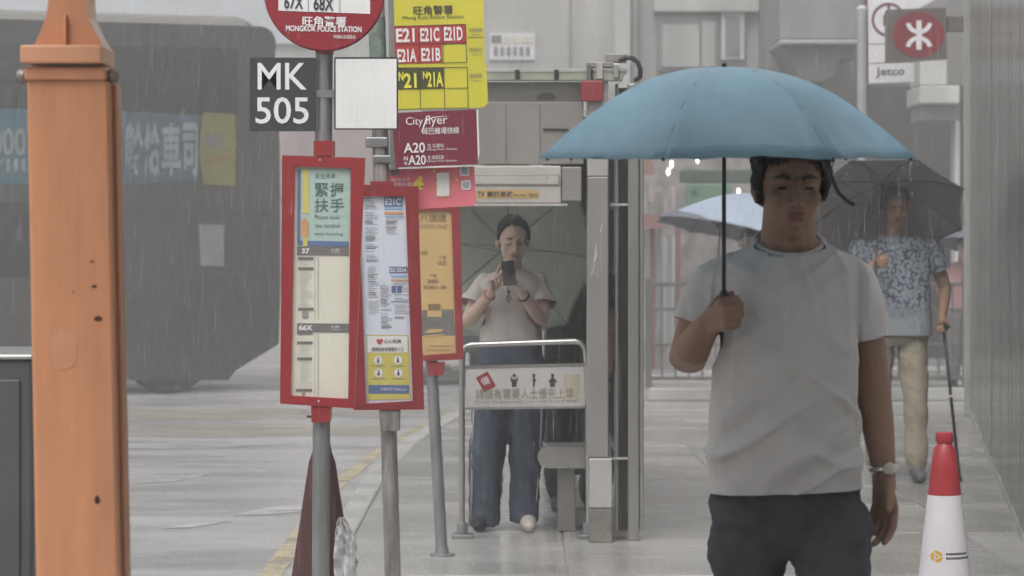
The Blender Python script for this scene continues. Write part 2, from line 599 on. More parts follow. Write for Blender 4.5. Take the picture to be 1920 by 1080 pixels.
for cx in (-1.15, -8.85):
    whl = part('wheel', MB().lathe([(.2, 0), (.47, .02), (.5, .06), (.5, .24), (.47, .28), (.2, .28)], n=28)
               .xf(bm_ @ Matrix.Translation((cx, .33, .50)) @ Matrix.Rotation(R(90), 4, 'X')), m_tyre, bus, smooth='auto')
    part('rim', MB().lathe([(.05, .29), (.12, .30), (.16, .262), (.29, .27), (.30, .285), (.05, .285)], n=20)
         .xf(bm_ @ Matrix.Translation((cx, .33, .50)) @ Matrix.Rotation(R(90), 4, 'X')), m_rim, whl, smooth='auto')
Yb = lambda lx: (bm_ @ Vector((lx, 0, 0))).y
def bl(px, py, proud=.008):
    """picture point on the near side of the bus"""
    dx = (px - 960) / F
    # ray x = dx*y meets the side plane
    n = -by
    t = (bA - Vector((0, 0, CZ))).dot(n) / Vector((dx, 1, 0)).dot(n)
    return Vector((dx * t, t, CZ + (HY - py) / F * t)) - by * proud
def bplate(pts, proud=.008):
    return MB().add([bl(x, y, proud) for x, y in pts], [tuple(range(len(pts)))])
ad = part('advert_panel', bplate([(-420, 200), (228, 206), (228, 346), (-420, 346)], .010), m_ad, bus)
part('advert_field', bplate([(226, 208), (372, 216), (370, 340), (226, 346)], .013), m_ad2, ad)
part('advert_block', bplate([(380, 211), (441, 214), (441, 349), (382, 346), (374, 300), (374, 262)], .013), m_ady, ad)
part('advert_block_band', bplate([(384, 252), (416, 253), (416, 275), (384, 275)], .016), m_mid_ink, ad)
part('advert_block_band', bplate([(384, 292), (438, 293), (438, 303), (384, 303)], .016), m_brownink, ad)
def btext(s, x0, y0, x1, y1, mat, parent, bold=.02):
    o = text(s, (x0 + x1) / 2, (y0 + y1) / 2, x1 - x0, y1 - y0, 28.0, mat, parent, 0, bold)
    base = wloc(parent)
    for v in o.data.vertices:
        w_ = v.co + base
        px = 960 + w_.x / w_.y * F; py = HY - (w_.z - CZ) / w_.y * F
        v.co = bl(px, py, .018) - base
btext('0000', -40, 240, 48, 292, m_adw, ad)
btext('VIII', -30, 298, 48, 322, m_adw, ad)
for s_, x0, x1 in (('手', 196, 224), ('齡', 234, 268), ('給', 270, 300), ('車', 302, 338), ('司', 342, 370)):
    btext(s_, x0, 230, x1, 330, m_adw, ad, .03)
part('notice', bplate([(372, 420), (420, 422), (420, 500), (376, 498)], .010), M('pale_notice', (.2, .2, .21), .5), bus)
part('panel_seam', bplate([(-300, 392), (520, 400), (520, 403), (-300, 396)], .010), m_black, bus)

# ------------------------------------------------------------------ van seen from behind beyond the route boards
vx, vy = -1.2, 30.2
van = thing('parked_van', 'dark green van seen from behind between the red route boards', 'van', (vx, vy + 2, ROADZ))
m_van = M('van_paint', (.10, .125, .115), .3, var=.1, coat=.4)
b_ = MB()
sec = [(-.86, .38), (-.88, .9), (-.84, 1.35), (-.74, 1.92), (-.6, 2.0), (.6, 2.0), (.74, 1.92), (.84, 1.35), (.88, .9), (.86, .38)]
b_.loft([[Vector((vx + x * k, vy + y, ROADZ + (z if z < .5 else .5 + (z - .5) * kz))) for x, z in sec] for y, k, kz in
         ((0, .96, .96), (.12, 1, 1), (3.4, 1, 1), (3.9, .98, .72), (4.4, .92, .28))])
part('body', b_, m_van, van, smooth='auto')
part('rear_window', MB().box(vx - .6, vx + .6, vy - .012, vy + .02, ROADZ + 1.2, ROADZ + 1.72, .008), m_dglass, van)
part('bumper', MB().box(vx - .86, vx + .86, vy - .12, vy - .01, ROADZ + .38, ROADZ + .6, .03), m_black, van)
num = part('number_plate', MB().box(-.62 - .52, -.62, vy - .03, vy - .012, ROADZ + .64, ROADZ + .78, .004), m_white, van)
text('6', 839, 689, 15, 13, vy - .034, m_ink, num, 0, .02)
for sx in (-1, 1):
    part('tail_light', MB().box(vx + sx * .74 - .06, vx + sx * .74 + .06, vy - .02, vy + .03, ROADZ + .85, ROADZ + 1.2, .01), m_red, van)
    for wy in (.8, 3.4):
        part('wheel', MB().lathe([(.1, 0), (.29, .01), (.32, .05), (.32, .15), (.29, .19), (.1, .19)], n=24)
             .xf(Matrix.Translation((vx + sx * .80 - .095, vy + wy, ROADZ + .32)) @ Matrix.Rotation(R(90), 4, 'Y')), m_tyre, van, smooth='auto')

# ------------------------------------------------------------------ buildings
def wall_mat(name, col, **k):
    return M(name, col, .75, var=k.get('var', .22), scale=k.get('scale', 1.1), stretch=(1.6, 1.6, .35), bump=.15, bscale=14)
m_wpale = wall_mat('pale_render', (.46, .455, .44))
m_wpale2 = wall_mat('pale_panel', (.55, .55, .53))
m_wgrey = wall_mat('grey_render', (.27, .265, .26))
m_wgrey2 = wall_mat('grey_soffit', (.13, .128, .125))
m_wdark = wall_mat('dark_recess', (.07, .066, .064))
m_wpink = wall_mat('pinkish_tile', (.48, .40, .39))
m_wblue = wall_mat('bluish_white_cladding', (.66, .70, .74), var=.06)
m_frame = M('white_window_frame', (.62, .62, .61), .5, var=.06)
m_pane = M('dull_window_pane', (.22, .23, .23), .2, var=.25, scale=2)

def px_box(x0, x1, y0, y1, Y, d, bev=.0, mb=None):
    a = P(x0, y1, Y); b = P(x1, y0, Y)
    return (mb or MB()).box(a.x, b.x, Y, Y + d, a.z, b.z, bev)

A = thing('pale_building', 'pale building with pinkish tiles standing behind the dark bus', 'building', (-9, 47, ROADZ))
part('wall', MB().box(-24, -.6, 47, 53, ROADZ, 10), m_wpale2, A)
part('cladding', MB().box(-24, -3.0, 46.9, 46.99, 5.0, 10), m_wblue, A)
part('tile_band', MB().box(-5, -2.2, 46.93, 46.99, 2.3, 3.9), m_wpink, A)
for i in range(9):
    for j in range(2):
        x = -23.4 + i * 2.4
        z = 1.6 + j * 4.4
        if z > 4.5:
            w_ = part('window', MB().box(x, x + 1.6, 46.80, 46.89, z, z + 1.5, .02), m_frame, A)
            part('pane', MB().box(x + .08, x + 1.52, 46.785, 46.80, z + .08, z + 1.42), m_pane, w_)
part('ledge', MB().box(-24, -.6, 46.7, 46.99, 4.15, 4.4, .03), m_wpale2, A)

B = thing('grey_building', 'pale grey building with a paper notice above the bus shelter roof', 'building', (1.6, 39, 0))
part('wall', px_box(742, 1458, -320, 740, 38.6, 6), m_wpale, B)
part('pilaster', px_box(1152, 1182, -320, 700, 38.45, .14), m_wpale2, B)
part('drainpipe', MB().tube([P(1193, -300, 38.4), P(1193, 700, 38.4)], .05, 10), m_wgrey, B)
part('lintel', px_box(1226, 1424, -90, 22, 38.4, .19, .02), m_wpale2, B)
fr = part('window_frame', px_box(1232, 1348, 28, 134, 38.5, .09, .01), m_wgrey, B)
part('shutter_panel', px_box(1242, 1312, 46, 126, 38.46, .03, .01), m_wpale, fr)
part('shutter_panel', px_box(1316, 1342, 40, 126, 38.46, .03, .01), m_wpale, fr)
w_ = part('window', px_box(1352, 1396, 22, 112, 38.48, .11, .01), m_frame, B)
part('pane', px_box(1360, 1387, 30, 106, 38.465, .012), m_wgrey, w_)
part('panel_joint', px_box(1068, 1071, -300, 140, 38.58, .015), m_wgrey, B)
nt_ = part('paper_notice', px_box(918, 1003, 62, 112, 38.56, .03), m_white, B)
for i, (x0, x1) in enumerate(((921, 940), (944, 955), (960, 972), (978, 998))):
    part('notice_print', px_box(x0, x1, 68 if i % 2 else 66, 80, 38.545, .012), m_paper if i else m_grey_ink, nt_)
for i in range(6):
    part('notice_print', px_box(926 + i * 12, 933 + i * 12, 88, 104, 38.545, .012), m_wgrey if i % 2 else m_grey_ink, nt_)

C = thing('corner_building', 'grey corner building with a dark hooded canopy above the blue umbrella', 'building', (4.6, 36, 0))
part('wall', px_box(1440, 2150, -320, 330, 37.2, 6), m_wgrey, C)
part('upper_storey', px_box(1462, 1615, -320, 72, 36.0, 1.19), m_wgrey, C)
part('canopy_slab', px_box(1462, 1612, 74, 82, 35.7, 1.49, .02), m_wpale, C)
q = [P(x, y, 35.9) for x, y in ((1466, 84), (1606, 84), (1604, 108), (1576, 112), (1566, 138), (1545, 152), (1500, 152), (1482, 110))]
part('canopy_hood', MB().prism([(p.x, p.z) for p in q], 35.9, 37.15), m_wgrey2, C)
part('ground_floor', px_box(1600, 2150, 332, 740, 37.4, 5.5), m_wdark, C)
part('recess_shade', px_box(1626, 1815, 160, 430, 36.5, .6, .02), m_wdark, C)  # dark block whose colour stands for the shade inside the shop recess
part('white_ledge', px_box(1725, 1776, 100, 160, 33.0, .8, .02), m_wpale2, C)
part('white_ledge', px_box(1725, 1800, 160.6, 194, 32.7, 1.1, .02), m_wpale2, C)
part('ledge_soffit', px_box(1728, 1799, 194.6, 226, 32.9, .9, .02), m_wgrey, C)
part('pillar', MB().box(P(1790, 0, 33.2).x, P(1800, 0, 33.2).x, 33.2, 33.5, 0, P(0, 226.6, 33.2).z, .01), m_frame, C)

# market stalls far behind the railing
m_stall = M('stall_clutter', (.30, .28, .27), .7, var=.45, scale=7)
m_green = M('green_sign', sr(92, 134, 108), .5, var=.08, scale=3)
m_dgreen = M('dark_green_fascia', sr(62, 78, 66), .6, var=.12)
m_awn = M('red_awning', sr(126, 84, 78), .6, var=.15, scale=3)
m_lampglow = M('lamp_glow', (1, .98, .93), .5, var=0, emit=3.0)
S = thing('market_stall', 'stall row with green sign and red awnings behind the railing', 'stall', (1.9, 33.5, 0))
part('back_wall', px_box(1190, 1462, 250, 720, 34.6, .3), m_stall, S)
part('fascia', px_box(1276, 1462, 318, 343, 33.6, .2, .02), m_dgreen, S)
gs = part('sign_board', px_box(1286, 1372, 346, 388, 33.2, .08, .01), m_green, S)
text('福', 1301, 363, 12, 14, 33.19, m_dgreen, gs, 0, .03)
for x0, x1, y0, y1, Y in ((1150, 1228, 300, 328, 32.4), (1150, 1246, 408, 428, 31.6)):
    a = P(x0, y1, Y); b = P(x1, y0, Y)
    part('awning', MB().loft([[Vector((x, Y, a.z)), Vector((x, Y + .02, a.z + .06)), Vector((x, Y + 1.0, b.z + .05)), Vector((x, Y + 1.0, b.z))] for x in (a.x, b.x)]), m_awn, S)
for x, c, y0 in ((1224, m_awn, 426), (1271, m_awn, 402), (1237, m_galv, 410), (1256, m_wgrey, 440)):
    Y = 31.9
    a = P(x, y0, Y)
    part('post', MB().box(a.x - .03, a.x + .03, Y, Y + .06, -.012, a.z), c, S)
part('white_panel', px_box(1199, 1219, 430, 640, 32.6, .05), m_frame, S)
part('white_panel', px_box(1240, 1266, 445, 650, 32.8, .05), m_wpale2, S)
for (x, y) in ((1259, 308), (1253, 322), (1308, 299), (1385, 360)):
    part('lamp', MB().ell(P(x, y, 33.0), (.022, .022, .05)), m_lampglow, S, smooth=True)
for i in range(7):
    x = 1205 + i * 13; y = random.uniform(345, 395)
    part('hung_goods', px_box(x, x + 9, y, y + random.uniform(25, 60), 33.9, .1, .01), random.choice([m_wgrey, m_wpink, m_stall, m_wpale]), S)

# ------------------------------------------------------------------ railings on a plinth
m_rail = M('painted_railing', (.17, .17, .165), .45, .3, var=.15)
def railing(label, x0, x1, Y):
    t = thing('railing', label, 'railing', ((x0 + x1) / 2, Y, -.012), 'railings along the far kerb')
    part('plinth', MB().box(x0, x1, Y - .12, Y + .14, -.012, .11, .015), m_kerb, t)
    for z, h in ((1.10, .022), (.86, .016), (.52, .016), (.20, .016)):
        part('rail', MB().box(x0, x1, Y - .018, Y + .018, z - h, z + h, .004), m_rail, t)
    n = int((x1 - x0) / .13)
    me = None
    for i in range(n + 1):
        x = x0 + .01 + i * (x1 - x0 - .02) / n
        if i % 10 == 0:
            part('post', MB().box(x - .03, x + .03, Y - .03, Y + .03, .112, 1.16, .006), m_rail, t)
        elif me is None:
            o = part('bar', MB().box(x - .009, x + .009, Y - .009, Y + .009, .19, 1.10), m_rail, t, loc=(x, Y, 0))
            me = o.data
        else:
            o = bpy.data.objects.new('bar', me); COL.objects.link(o); o.parent = t
            o.location = Vector((x, Y, 0)) - wloc(t)
railing('grey vertical bar railing left of the man in the white T-shirt', 1.30, 3.0, 25.6)
railing('grey vertical bar railing behind the man with the cane', 3.06, 4.75, 25.6)

# ------------------------------------------------------------------ corrugated hoarding on the right
H0 = Vector((1.92, 8.97, 0)); H1 = Vector((4.0, 23.3, 0))
hd = (H1 - H0).normalized(); hn = Vector((-hd.y, hd.x, 0))      # hn points to the pavement side
m_hoard = M('wet_hoarding_sheet', (.215, .225, .21), .22, .1, var=.4, scale=4.2, stretch=(5, 5, .12), bump=.35, bscale=14, coat=.35)
m_hoard2 = M('wet_hoarding_sheet_dull', (.185, .196, .18), .26, .1, var=.45, scale=5, stretch=(6, 6, .12), bump=.35, bscale=14, coat=.3)
m_hend = M('hoarding_end_post', (.40, .41, .39), .45, var=.15)
hoard = thing('hoarding', 'tall grey-green sheet metal hoarding along the right side of the pavement', 'hoarding', (H0 + H1) / 2)
HL = (H1 - H0).length
n = 30
hm = Matrix(((hd.x, -hn.x, 0, H0.x), (hd.y, -hn.y, 0, H0.y), (0, 0, 1, 0), (0, 0, 0, 1)))   # local x along, y away from the pavement
for i in range(n):
    a = i * HL / n + .004; b = (i + 1) * HL / n - .004
    w_ = b - a
    dz = random.uniform(-.01, .01); dy = random.uniform(0, .008)
    pr = [(0, 0), (.16, 0), (.17, .006), (.19, .006), (.20, 0), (w_ - .03, 0), (w_ - .026, -.002), (w_, -.002), (w_, .05), (0, .05)]
    rings = [[hm @ Vector((a + x, y + dy, z)) for x, y in pr] for z in (.05 + dz, 4.4)]
    part('hoarding_panel', MB().loft(rings), m_hoard if (i * 7) % 3 else m_hoard2, hoard, loc=hm @ Vector((a, 0, 0)))
part('footing', MB().box(-.02, HL, .0, .22, -.012, .048, .01, mat=hm), m_kerb, hoard)
part('end_post', MB().box(HL - .002, HL + .1, -.05, .14, -.012, 4.4, .01, mat=hm), m_hend, hoard)

# ------------------------------------------------------------------ orange column and grey cabinet
m_or = M('orange_paint', sr(206, 142, 102), .35, var=.13, scale=5, stretch=(3, 3, .35), coat=.4, bump=.12, bscale=30)
m_or2 = M('light_orange_paint', sr(218, 158, 120), .4, var=.05, coat=.2)
m_rust = M('rust_chip', (.07, .028, .015), .8, var=.4, scale=60)
m_scuff = M('pale_scuff', sr(208, 148, 112), .6, var=.08)
Yc = 6.0
ct = P(50, 150, Yc)
colm = thing('steel_column', 'orange painted steel column with bolted cap at the left edge', 'column', (P(140, 0, Yc).x, Yc + .1, 0))
def cx_(px): return (px - 960) / F * Yc
# leaning slightly: x shifts by 17 px over 930 px
sh = lambda z: (CZ + (HY - 150) / F * Yc - z) * (17 / 930)
rings = []
zt = P(0, 152, Yc).z
for z in (0.012, zt):
    x0 = cx_(50) + sh(z); x1 = cx_(203 if z > 1 else 207) + sh(z)
    rings.append([Vector((x0 + .006, Yc, z)), Vector((x1 - .006, Yc, z)), Vector((x1, Yc + .006, z)), Vector((x1 + .006, Yc + .15, z)), Vector((x0, Yc + .15, z)), Vector((x0, Yc + .006, z))])
part('shaft', MB().loft(rings), m_or, colm)
rings = []
for z in (0.02, zt - .004):       # pale weathered edge strip on the right face
    x1 = cx_(203 if z > 1 else 207) + sh(z)
    rings.append([Vector((x1 + .003, Yc + .05, z)), Vector((x1 + .009, Yc + .05, z)), Vector((x1 + .009, Yc + .085, z)), Vector((x1 + .003, Yc + .085, z))])
part('edge_strip', MB().loft(rings), m_scuff, colm)
part('base_plate', MB().box(cx_(50) - .04, cx_(240) + .08, Yc - .06, Yc + .27, 0, .012), m_or, colm)
part('collar', MB().box(cx_(47), cx_(200), Yc - .012, Yc + .155, zt + .001, P(0, 126, Yc).z, .006), m_or, colm)
part('cap_plate', MB().box(cx_(42), cx_(194), Yc - .03, Yc + .17, P(0, 120, Yc).z, P(0, 86, Yc).z, .004), m_or2, colm)
pr = [(42, 86), (194, 86), (178, 62), (163, 32), (159, 0), (159, -260), (84, -260), (84, 0), (80, 32), (60, 66)]
pr = [(58, 86), (190, 86), (176, 62), (161, 30), (158, 0), (158, -260), (86, -260), (86, 0), (82, 30), (70, 62)]
q = [P(x, y, Yc) for x, y in pr]
part('tapered_head', MB().prism([(p.x, p.z + .0005) for p in q], Yc + .03, Yc + .16), m_or, colm)
part('weld_rib', MB().box(cx_(118), cx_(122), Yc + .012, Yc + .031, P(0, 85, Yc).z, P(0, 26, Yc).z, .002), m_or2, colm)
bt = M('bolt_steel', (.32, .29, .26), .45, .7, var=.25)
zb = P(0, 141, Yc).z
b_ = MB().tube([(cx_(40), Yc + .03, zb), (cx_(208), Yc + .03, zb)], .009, 10)
part('bolt_rod', b_, bt, colm)
for px, sgn in ((36, 1), (205, 1)):
    part('bolt', MB().lathe([(.004, -.016), (.013, -.013), (.017, -.004), (.017, .004), (.013, .012), (.004, .015)], n=12)
         .xf(Matrix.Translation((cx_(px) + .003, Yc + .03, zb)) @ Matrix.Rotation(R(90), 4, 'Y')), bt, colm, smooth='auto')
for (x, y, w_, h) in ((176, 537, 7, 3), (185, 597, 9, 6), (183, 938, 6, 9), (173, 490, 4, 3), (138, 548, 3, 2)):
    p = P(x, y, Yc - .0015)
    pts = []
    for k in range(9):
        a = k / 9 * 2 * math.pi; rr = random.uniform(.65, 1.15) / 833
        pts.append((p.x + math.cos(a) * w_ * rr, p.y, p.z + math.sin(a) * h * rr))
    part('rust_spot', MB().add(pts, [tuple(range(9))]), m_rust, colm)
p = P(119, 655, Yc - .0012)
pts = [(p.x + math.cos(k / 14 * 6.283) * random.uniform(22, 30) / 833, p.y, p.z + math.sin(k / 14 * 6.283) * random.uniform(36, 48) / 833) for k in range(14)]
part('scuff_mark', MB().add(pts, [tuple(range(14))]), m_scuff, colm)

m_cab = M('grey_cabinet_paint', (.075, .085, .092), .4, var=.2, scale=2.5, coat=.2)
Yk = 6.6
zk = P(0, 674, Yk).z
cab = thing('utility_cabinet', 'dark grey street cabinet with a pale top edge beside the orange column', 'cabinet', (-1.62, Yk + .25, 0))
part('body', MB().box(-2.05, P(61, 0, Yk).x, Yk, Yk + .5, 0, zk, .008), m_cab, cab)
part('lid', MB().box(-2.06, P(62.5, 0, Yk).x, Yk - .012, Yk + .512, zk + .001, zk + .012, .003), m_steel, cab)
part('door', MB().box(-2.0, P(61, 0, Yk).x - .03, Yk - .008, Yk - .0005, .1, zk - .05, .003), m_cab, cab)

# unseen roof with legs, added over the camera to cut the front light
part('shade_roof', MB().box(-1.12, 3.3, -9, 6.22, 2.6, 2.76, .02), m_wpale2, colm)
part('column_head', MB().box(cx_(86), cx_(158), Yc + .03, Yc + .16, P(0, -260, Yc).z + .001, 2.599), m_or, colm)
for (x, y) in ((2.9, 6.0), (-1.08, -2), (2.9, -2), (-1.08, -8.6), (2.9, -8.6)):
    part('shade_roof_leg', MB().box(x, x + .16, y, y + .15, 0, 2.599, .006), m_or, colm)

# ------------------------------------------------------------------ route post with the disc (nearest)
Y1 = 9.4
def board(parent, Y, corners, mat, th=.05, border=.034, inner=None, name='timetable_case'):
    """red case: a back plate and four frame bars standing proud of the printed sheet"""
    (x0, y0), (x1, y1), (x2, y2), (x3, y3) = corners      # top left, top right, bottom right, bottom left
    case = part(name, plate(corners, Y + .02, th - .02), mat, parent)
    (a0, b0), (a1, b1), (a2, b2), (a3, b3) = inner
    for quad_ in ([(x0, y0), (x1, y1), (a1, b1), (a0, b0)], [(x1, y1), (x2, y2), (a2, b2), (a1, b1)],
                  [(x2, y2), (x3, y3), (a3, b3), (a2, b2)], [(x3, y3), (x0, y0), (a0, b0), (a3, b3)]):
        part('frame_bar', plate(quad_, Y, .0195), mat, case)
    return case

b0 = P(600, 1080, Y1); b0.z = 0
post1 = thing('bus_stop_post', 'bus stop post with red disc, black code plate and tall red timetable case', 'bus stop', b0)
r1 = .031
part('pole', MB().tube([(P(598, 0, Y1).x, Y1 + .06, 0), (P(602, 500, Y1).x, Y1 + .06, P(0, 500, Y1).z), (P(607, -60, Y1).x, Y1 + .06, P(0, -60, Y1).z)], r1, 16), m_galv, post1, smooth='auto')
part('pole_foot', MB().lathe([(.09, 0), (.09, .012), (.045, .016), (.036, .06), (.03, .062)], (P(598, 0, Y1).x, Y1 + .06, .0), 20), m_galv, post1)
# disc
dc = P(608, -18, Y1); dr = 112 / F * Y1
dpts = [(dc.x + dr * math.cos(k / 48 * 2 * math.pi), dc.z + dr * math.sin(k / 48 * 2 * math.pi)) for k in range(48)]
disc = part('route_disc', MB().prism(dpts, Y1 - .004, Y1 + .012), m_dred, post1)
dpts2 = [(dc.x + dr * 1.02 * math.cos(k / 48 * 2 * math.pi), dc.z + dr * 1.02 * math.sin(k / 48 * 2 * math.pi)) for k in range(48)]
part('rim', MB().prism(dpts2, Y1 + .0125, Y1 + .022), m_red2, disc)
part('number_panel', sheet([[(522, -150), (522, 20), (694, 26), (694, -150)]], Y1 - .006), m_white, disc)
for x in (578, 637):
    part('panel_rule', sheet([(x - .6, -150, x + .6, 24)], Y1 - .008), m_grey_ink, disc)
text('67X', 551, 4, 36, 26, Y1 - .009, m_ink, disc, -2, .02)
text('68X', 607, 7, 38, 26, Y1 - .009, m_ink, disc, -2, .02)
text('旺角警署', 608, 40, 82, 19, Y1 - .007, m_white, disc, -1, .02)
text('MONGKOK POLICE STATION', 607, 54, 142, 11, Y1 - .007, m_white, disc, -1, .03)
text('MAN-S-020-0', 646, 69, 40, 7, Y1 - .007, m_white, disc, -1, .01)
part('disc_socket', plate([(586, 88), (628, 88), (622, 100), (594, 100)], Y1 + .013, .07), m_red2, post1)
# code plate and its pale companion
cp = part('code_plate', plate(rrect(530, 177, 124, 138, 3), Y1 + .014, .012), m_blackplate, post1)
text('MK', 529, 143, 92, 50, Y1 + .0115, m_white, cp, 0, .010)
text('505', 529, 207, 100, 50, Y1 + .0115, m_white, cp, 0, .010)
wp = part('blank_plate', plate(rrect(686.5, 175, 120, 136, 3), Y1 + .014, .012), m_blackplate, post1)
part('white_field', sheet([(629.5, 110.5, 743.5, 240.5)], Y1 + .0115), m_white, wp)
part('plate_bracket', MB().box(P(560, 0, Y1).x, P(660, 0, Y1).x, Y1 + .0265, Y1 + .034, P(0, 182, Y1).z, P(0, 168, Y1).z), m_galv, post1)
# case
tc_ = [(529, 291), (684, 296), (664, 766), (525, 757)]
ti_ = [(553, 312), (658, 315), (653, 748), (545, 742)]
case1 = board(post1, Y1, tc_, m_red, .06, inner=ti_, name='timetable_case')
part('case_socket', plate([(588, 264), (625, 264), (625, 292), (588, 292)], Y1 - .002, .1), m_red, post1)
part('case_socket', plate([(583, 759), (620, 762), (618, 792), (584, 792)], Y1 + .005, .1), m_red, post1)
part('case_screw', MB().tube([P(575, 781, Y1 + .03), P(590, 781, Y1 + .03)], .004, 8), m_black, post1)
Yp = Y1 + .017
part('sheet', sheet([[(553, 312), (545, 742), (653, 748), (658, 315)]], Yp + .001), m_paper, case1)
part('poster', sheet([[(560, 317), (558, 458), (654, 460), (657, 318)]], Yp - .001), m_teal_poster, case1)
part('poster_edge', sheet([[(558, 451), (557.5, 460), (654, 462), (654, 453)], [(558, 318), (557, 452), (563, 452), (564, 318)]], Yp - .002), m_blue_p, case1)
part('poster_strip', sheet([[(567, 318), (567, 400), (579, 400), (578, 318)], [(568, 440), (568, 462), (576, 462), (577, 440)]], Yp - .003), m_ypanel, case1)
hp = MB()
hp.add([P(571 + 9 * math.cos(a * .5236) * (1 if a % 2 else .8), 428 + 20 * math.sin(a * .5236), Yp - .004) for a in range(12)], [tuple(range(12))])
part('poster_hand', hp, m_orange_p, case1)
text('安全乘車', 610, 330, 38, 10, Yp - .003, m_green_ink, case1)
for s_, x, y in (('緊', 603, 356), ('握', 632, 356), ('扶', 603, 385), ('手', 632, 385)):
    text(s_, x, y, 26, 26, Yp - .003, m_green_ink, case1, 0, .012)
text('Please hold', 613, 407, 46, 8, Yp - .003, m_green_ink, case1)
text('the handrail', 614, 423, 47, 8, Yp - .003, m_green_ink, case1)
text('when boarding', 616, 439, 54, 8, Yp - .003, m_green_ink, case1)
def table(y0, y1, num):
    part('route_header', sheet([[(557, y0), (557, y0 + 16), (654, y0 + 17), (654, y0 + 1)]], Yp - .002), m_mid_ink, case1)
    text(num, 573, y0 + 8.5, 15 if len(num) < 3 else 25, 10, Yp - .004, m_white, case1, -.5, .03)
    text('大興', 628, y0 + 7, 17, 6, Yp - .004, m_white, case1)
    text('Tai Hing', 629, y0 + 12.5, 16, 3, Yp - .004, m_white, case1)
    part('table_rule', sheet([(596, y0 + 20, 597, y1), (590, y0 + 18, 590.6, y1)], Yp - .002), m_grey_ink, case1)
table(462, 598, '37')
table(606, 742, '66X')
bars = [(559, 482, 588, 487), (559, 501, 588, 506), (559, 577, 588, 582), (557, 622, 586, 627), (557, 640, 586, 645), (557, 670, 585, 675), (555, 729, 585, 734)]
part('table_bar', sheet(bars, Yp - .002), m_mid_ink, case1)
g_ = []
for a, b in ((508, 575), (647, 668), (677, 727), (488, 499)):
    y = a
    while y < b - 1.2:
        g_.append((562, y, 562 + random.uniform(12, 24), y + .7)); y += 2.6
part('fine_print', sheet(g_, Yp - .002), M('faint_print', (.42, .41, .38), .6), case1, kind='stuff')
part('table_stamp', sheet([(566, 584, 578, 596), (566, 736, 572, 742)], Yp - .003), M('stamp_grey', (.25, .24, .23), .6, var=.5, scale=300), case1)
part('cover', sheet([[(553, 312), (545, 742), (653, 748), (658, 315)]], Y1 + .010), m_acrylic, case1)
for x, y in ((597, 752), (600, 300)):
    part('rivet', MB().ell(P(x, y, Y1 - .001), (.003, .003, .003), 8, 5), m_white, case1)

# ------------------------------------------------------------------ second post: yellow flag, maroon and pink plates, timetable case
Y2 = 10.4
b0 = P(739, 1080, Y2); b0.z = 0
lean = lambda z: P(735 + (.02 * 0), 1080, Y2).x
def pole_x(px0, py0, px1, py1, Y):
    a = P(px0, py0, Y); b = P(px1, py1, Y)
    return lambda z: a.x + (b.x - a.x) * (z - a.z) / (b.z - a.z)
f2 = pole_x(711, 250, 735, 1080, Y2)
b0.x = f2(0)
post2 = thing('bus_stop_post', 'worn leaning bus stop post with yellow flag plate, maroon plate and red case', 'bus stop', b0)
zt2 = P(0, -60, Y2).z
part('pole', MB().tube([(f2(z), Y2 + .07, z) for z in (0, 1.0, 2.0, zt2)], .032, 16), m_galv_worn, post2, smooth='auto')
part('pole_foot', MB().lathe([(.09, 0), (.09, .012), (.045, .016), (.038, .06), (.03, .062)], (f2(0), Y2 + .07, 0), 20), m_galv, post2)
m_stick = M('torn_sticker', (.17, .22, .19), .6, var=.5, scale=30)
part('sticker', MB().tube([(f2(z), Y2 + .07, z) for z in (P(0, 108, Y2).z, P(0, 30, Y2).z)], .0335, 16), m_stick, post2)
part('clamp', MB().box(P(684, 0, Y2).x, P(727, 0, Y2).x, Y2 + .03, Y2 + .11, P(0, 276, Y2).z, P(0, 256, Y2).z, .006), m_galv, post2)
part('clamp', MB().box(P(697, 0, Y2).x, P(742, 0, Y2).x, Y2 + .03, Y2 + .11, P(0, 150, Y2).z, P(0, 138, Y2).z, .006), m_galv, post2)
part('clamp', MB().box(P(697, 0, Y2).x, P(742, 0, Y2).x, Y2 + .03, Y2 + .11, P(0, 306, Y2).z, P(0, 290, Y2).z, .006), m_galv, post2)
part('plate_hanger', plate([(727, -60), (741, -60), (746, 318), (732, 318)], Y2 + .02, .012), m_galv, post2)
# yellow plate
ro = 1.6
yel = part('yellow_flag', plate([(735, -120), (904, -120), (909, 118), (912, 121), (915, 190), (911, 199), (903, 202), (747, 207), (741, 120)], Y2, .012), m_yellow, post2)
text('旺角警署', 812, 19, 74, 17, Y2 - .003, m_ink, yel, ro, .012)
text('Mong Kok Police Station', 812, 33, 114, 9, Y2 - .003, m_ink, yel, ro, .0)
part('cell_panel', sheet([[(739, 50), (741, 120), (829, 118), (828, 83), (874, 82), (872, 46)]], Y2 - .002), m_redcell, yel)
for s_, x, y, w_, h in (('E21', 760, 66, 35, 26), ('E21C', 806, 65, 36, 26), ('E21D', 850, 63, 35, 26), ('E21A', 763, 104, 36, 25), ('E21B', 808, 102, 36, 25)):
    text(s_, x, y, w_, h, Y2 - .004, m_white, yel, ro, .03)
part('night_panel', sheet([[(744, 128), (745, 167), (832, 165), (831, 127)]], Y2 - .002), m_olive, yel)
for s_, x, y, w_, h in (('21', 769, 151, 24, 28), ('21A', 816, 149, 30, 28), ('N', 752, 143, 9, 17), ('N', 797, 141, 8, 14)):
    text(s_, x, y, w_, h, Y2 - .004, m_ydigit, yel, ro, .03)
ln = []
for q in (((740, 84), (875, 80.5)), ((740, 49.5), (873, 45.5)), ((828, 118), (875, 117)), ((744, 127.5), (876, 126)), ((744, 167), (877, 165)), ((745, 205), (879, 202))):
    (xa, ya), (xb, yb) = q
    ln.append([(xa, ya - .6), (xa, ya + .6), (xb, yb + .6), (xb, yb - .6)])
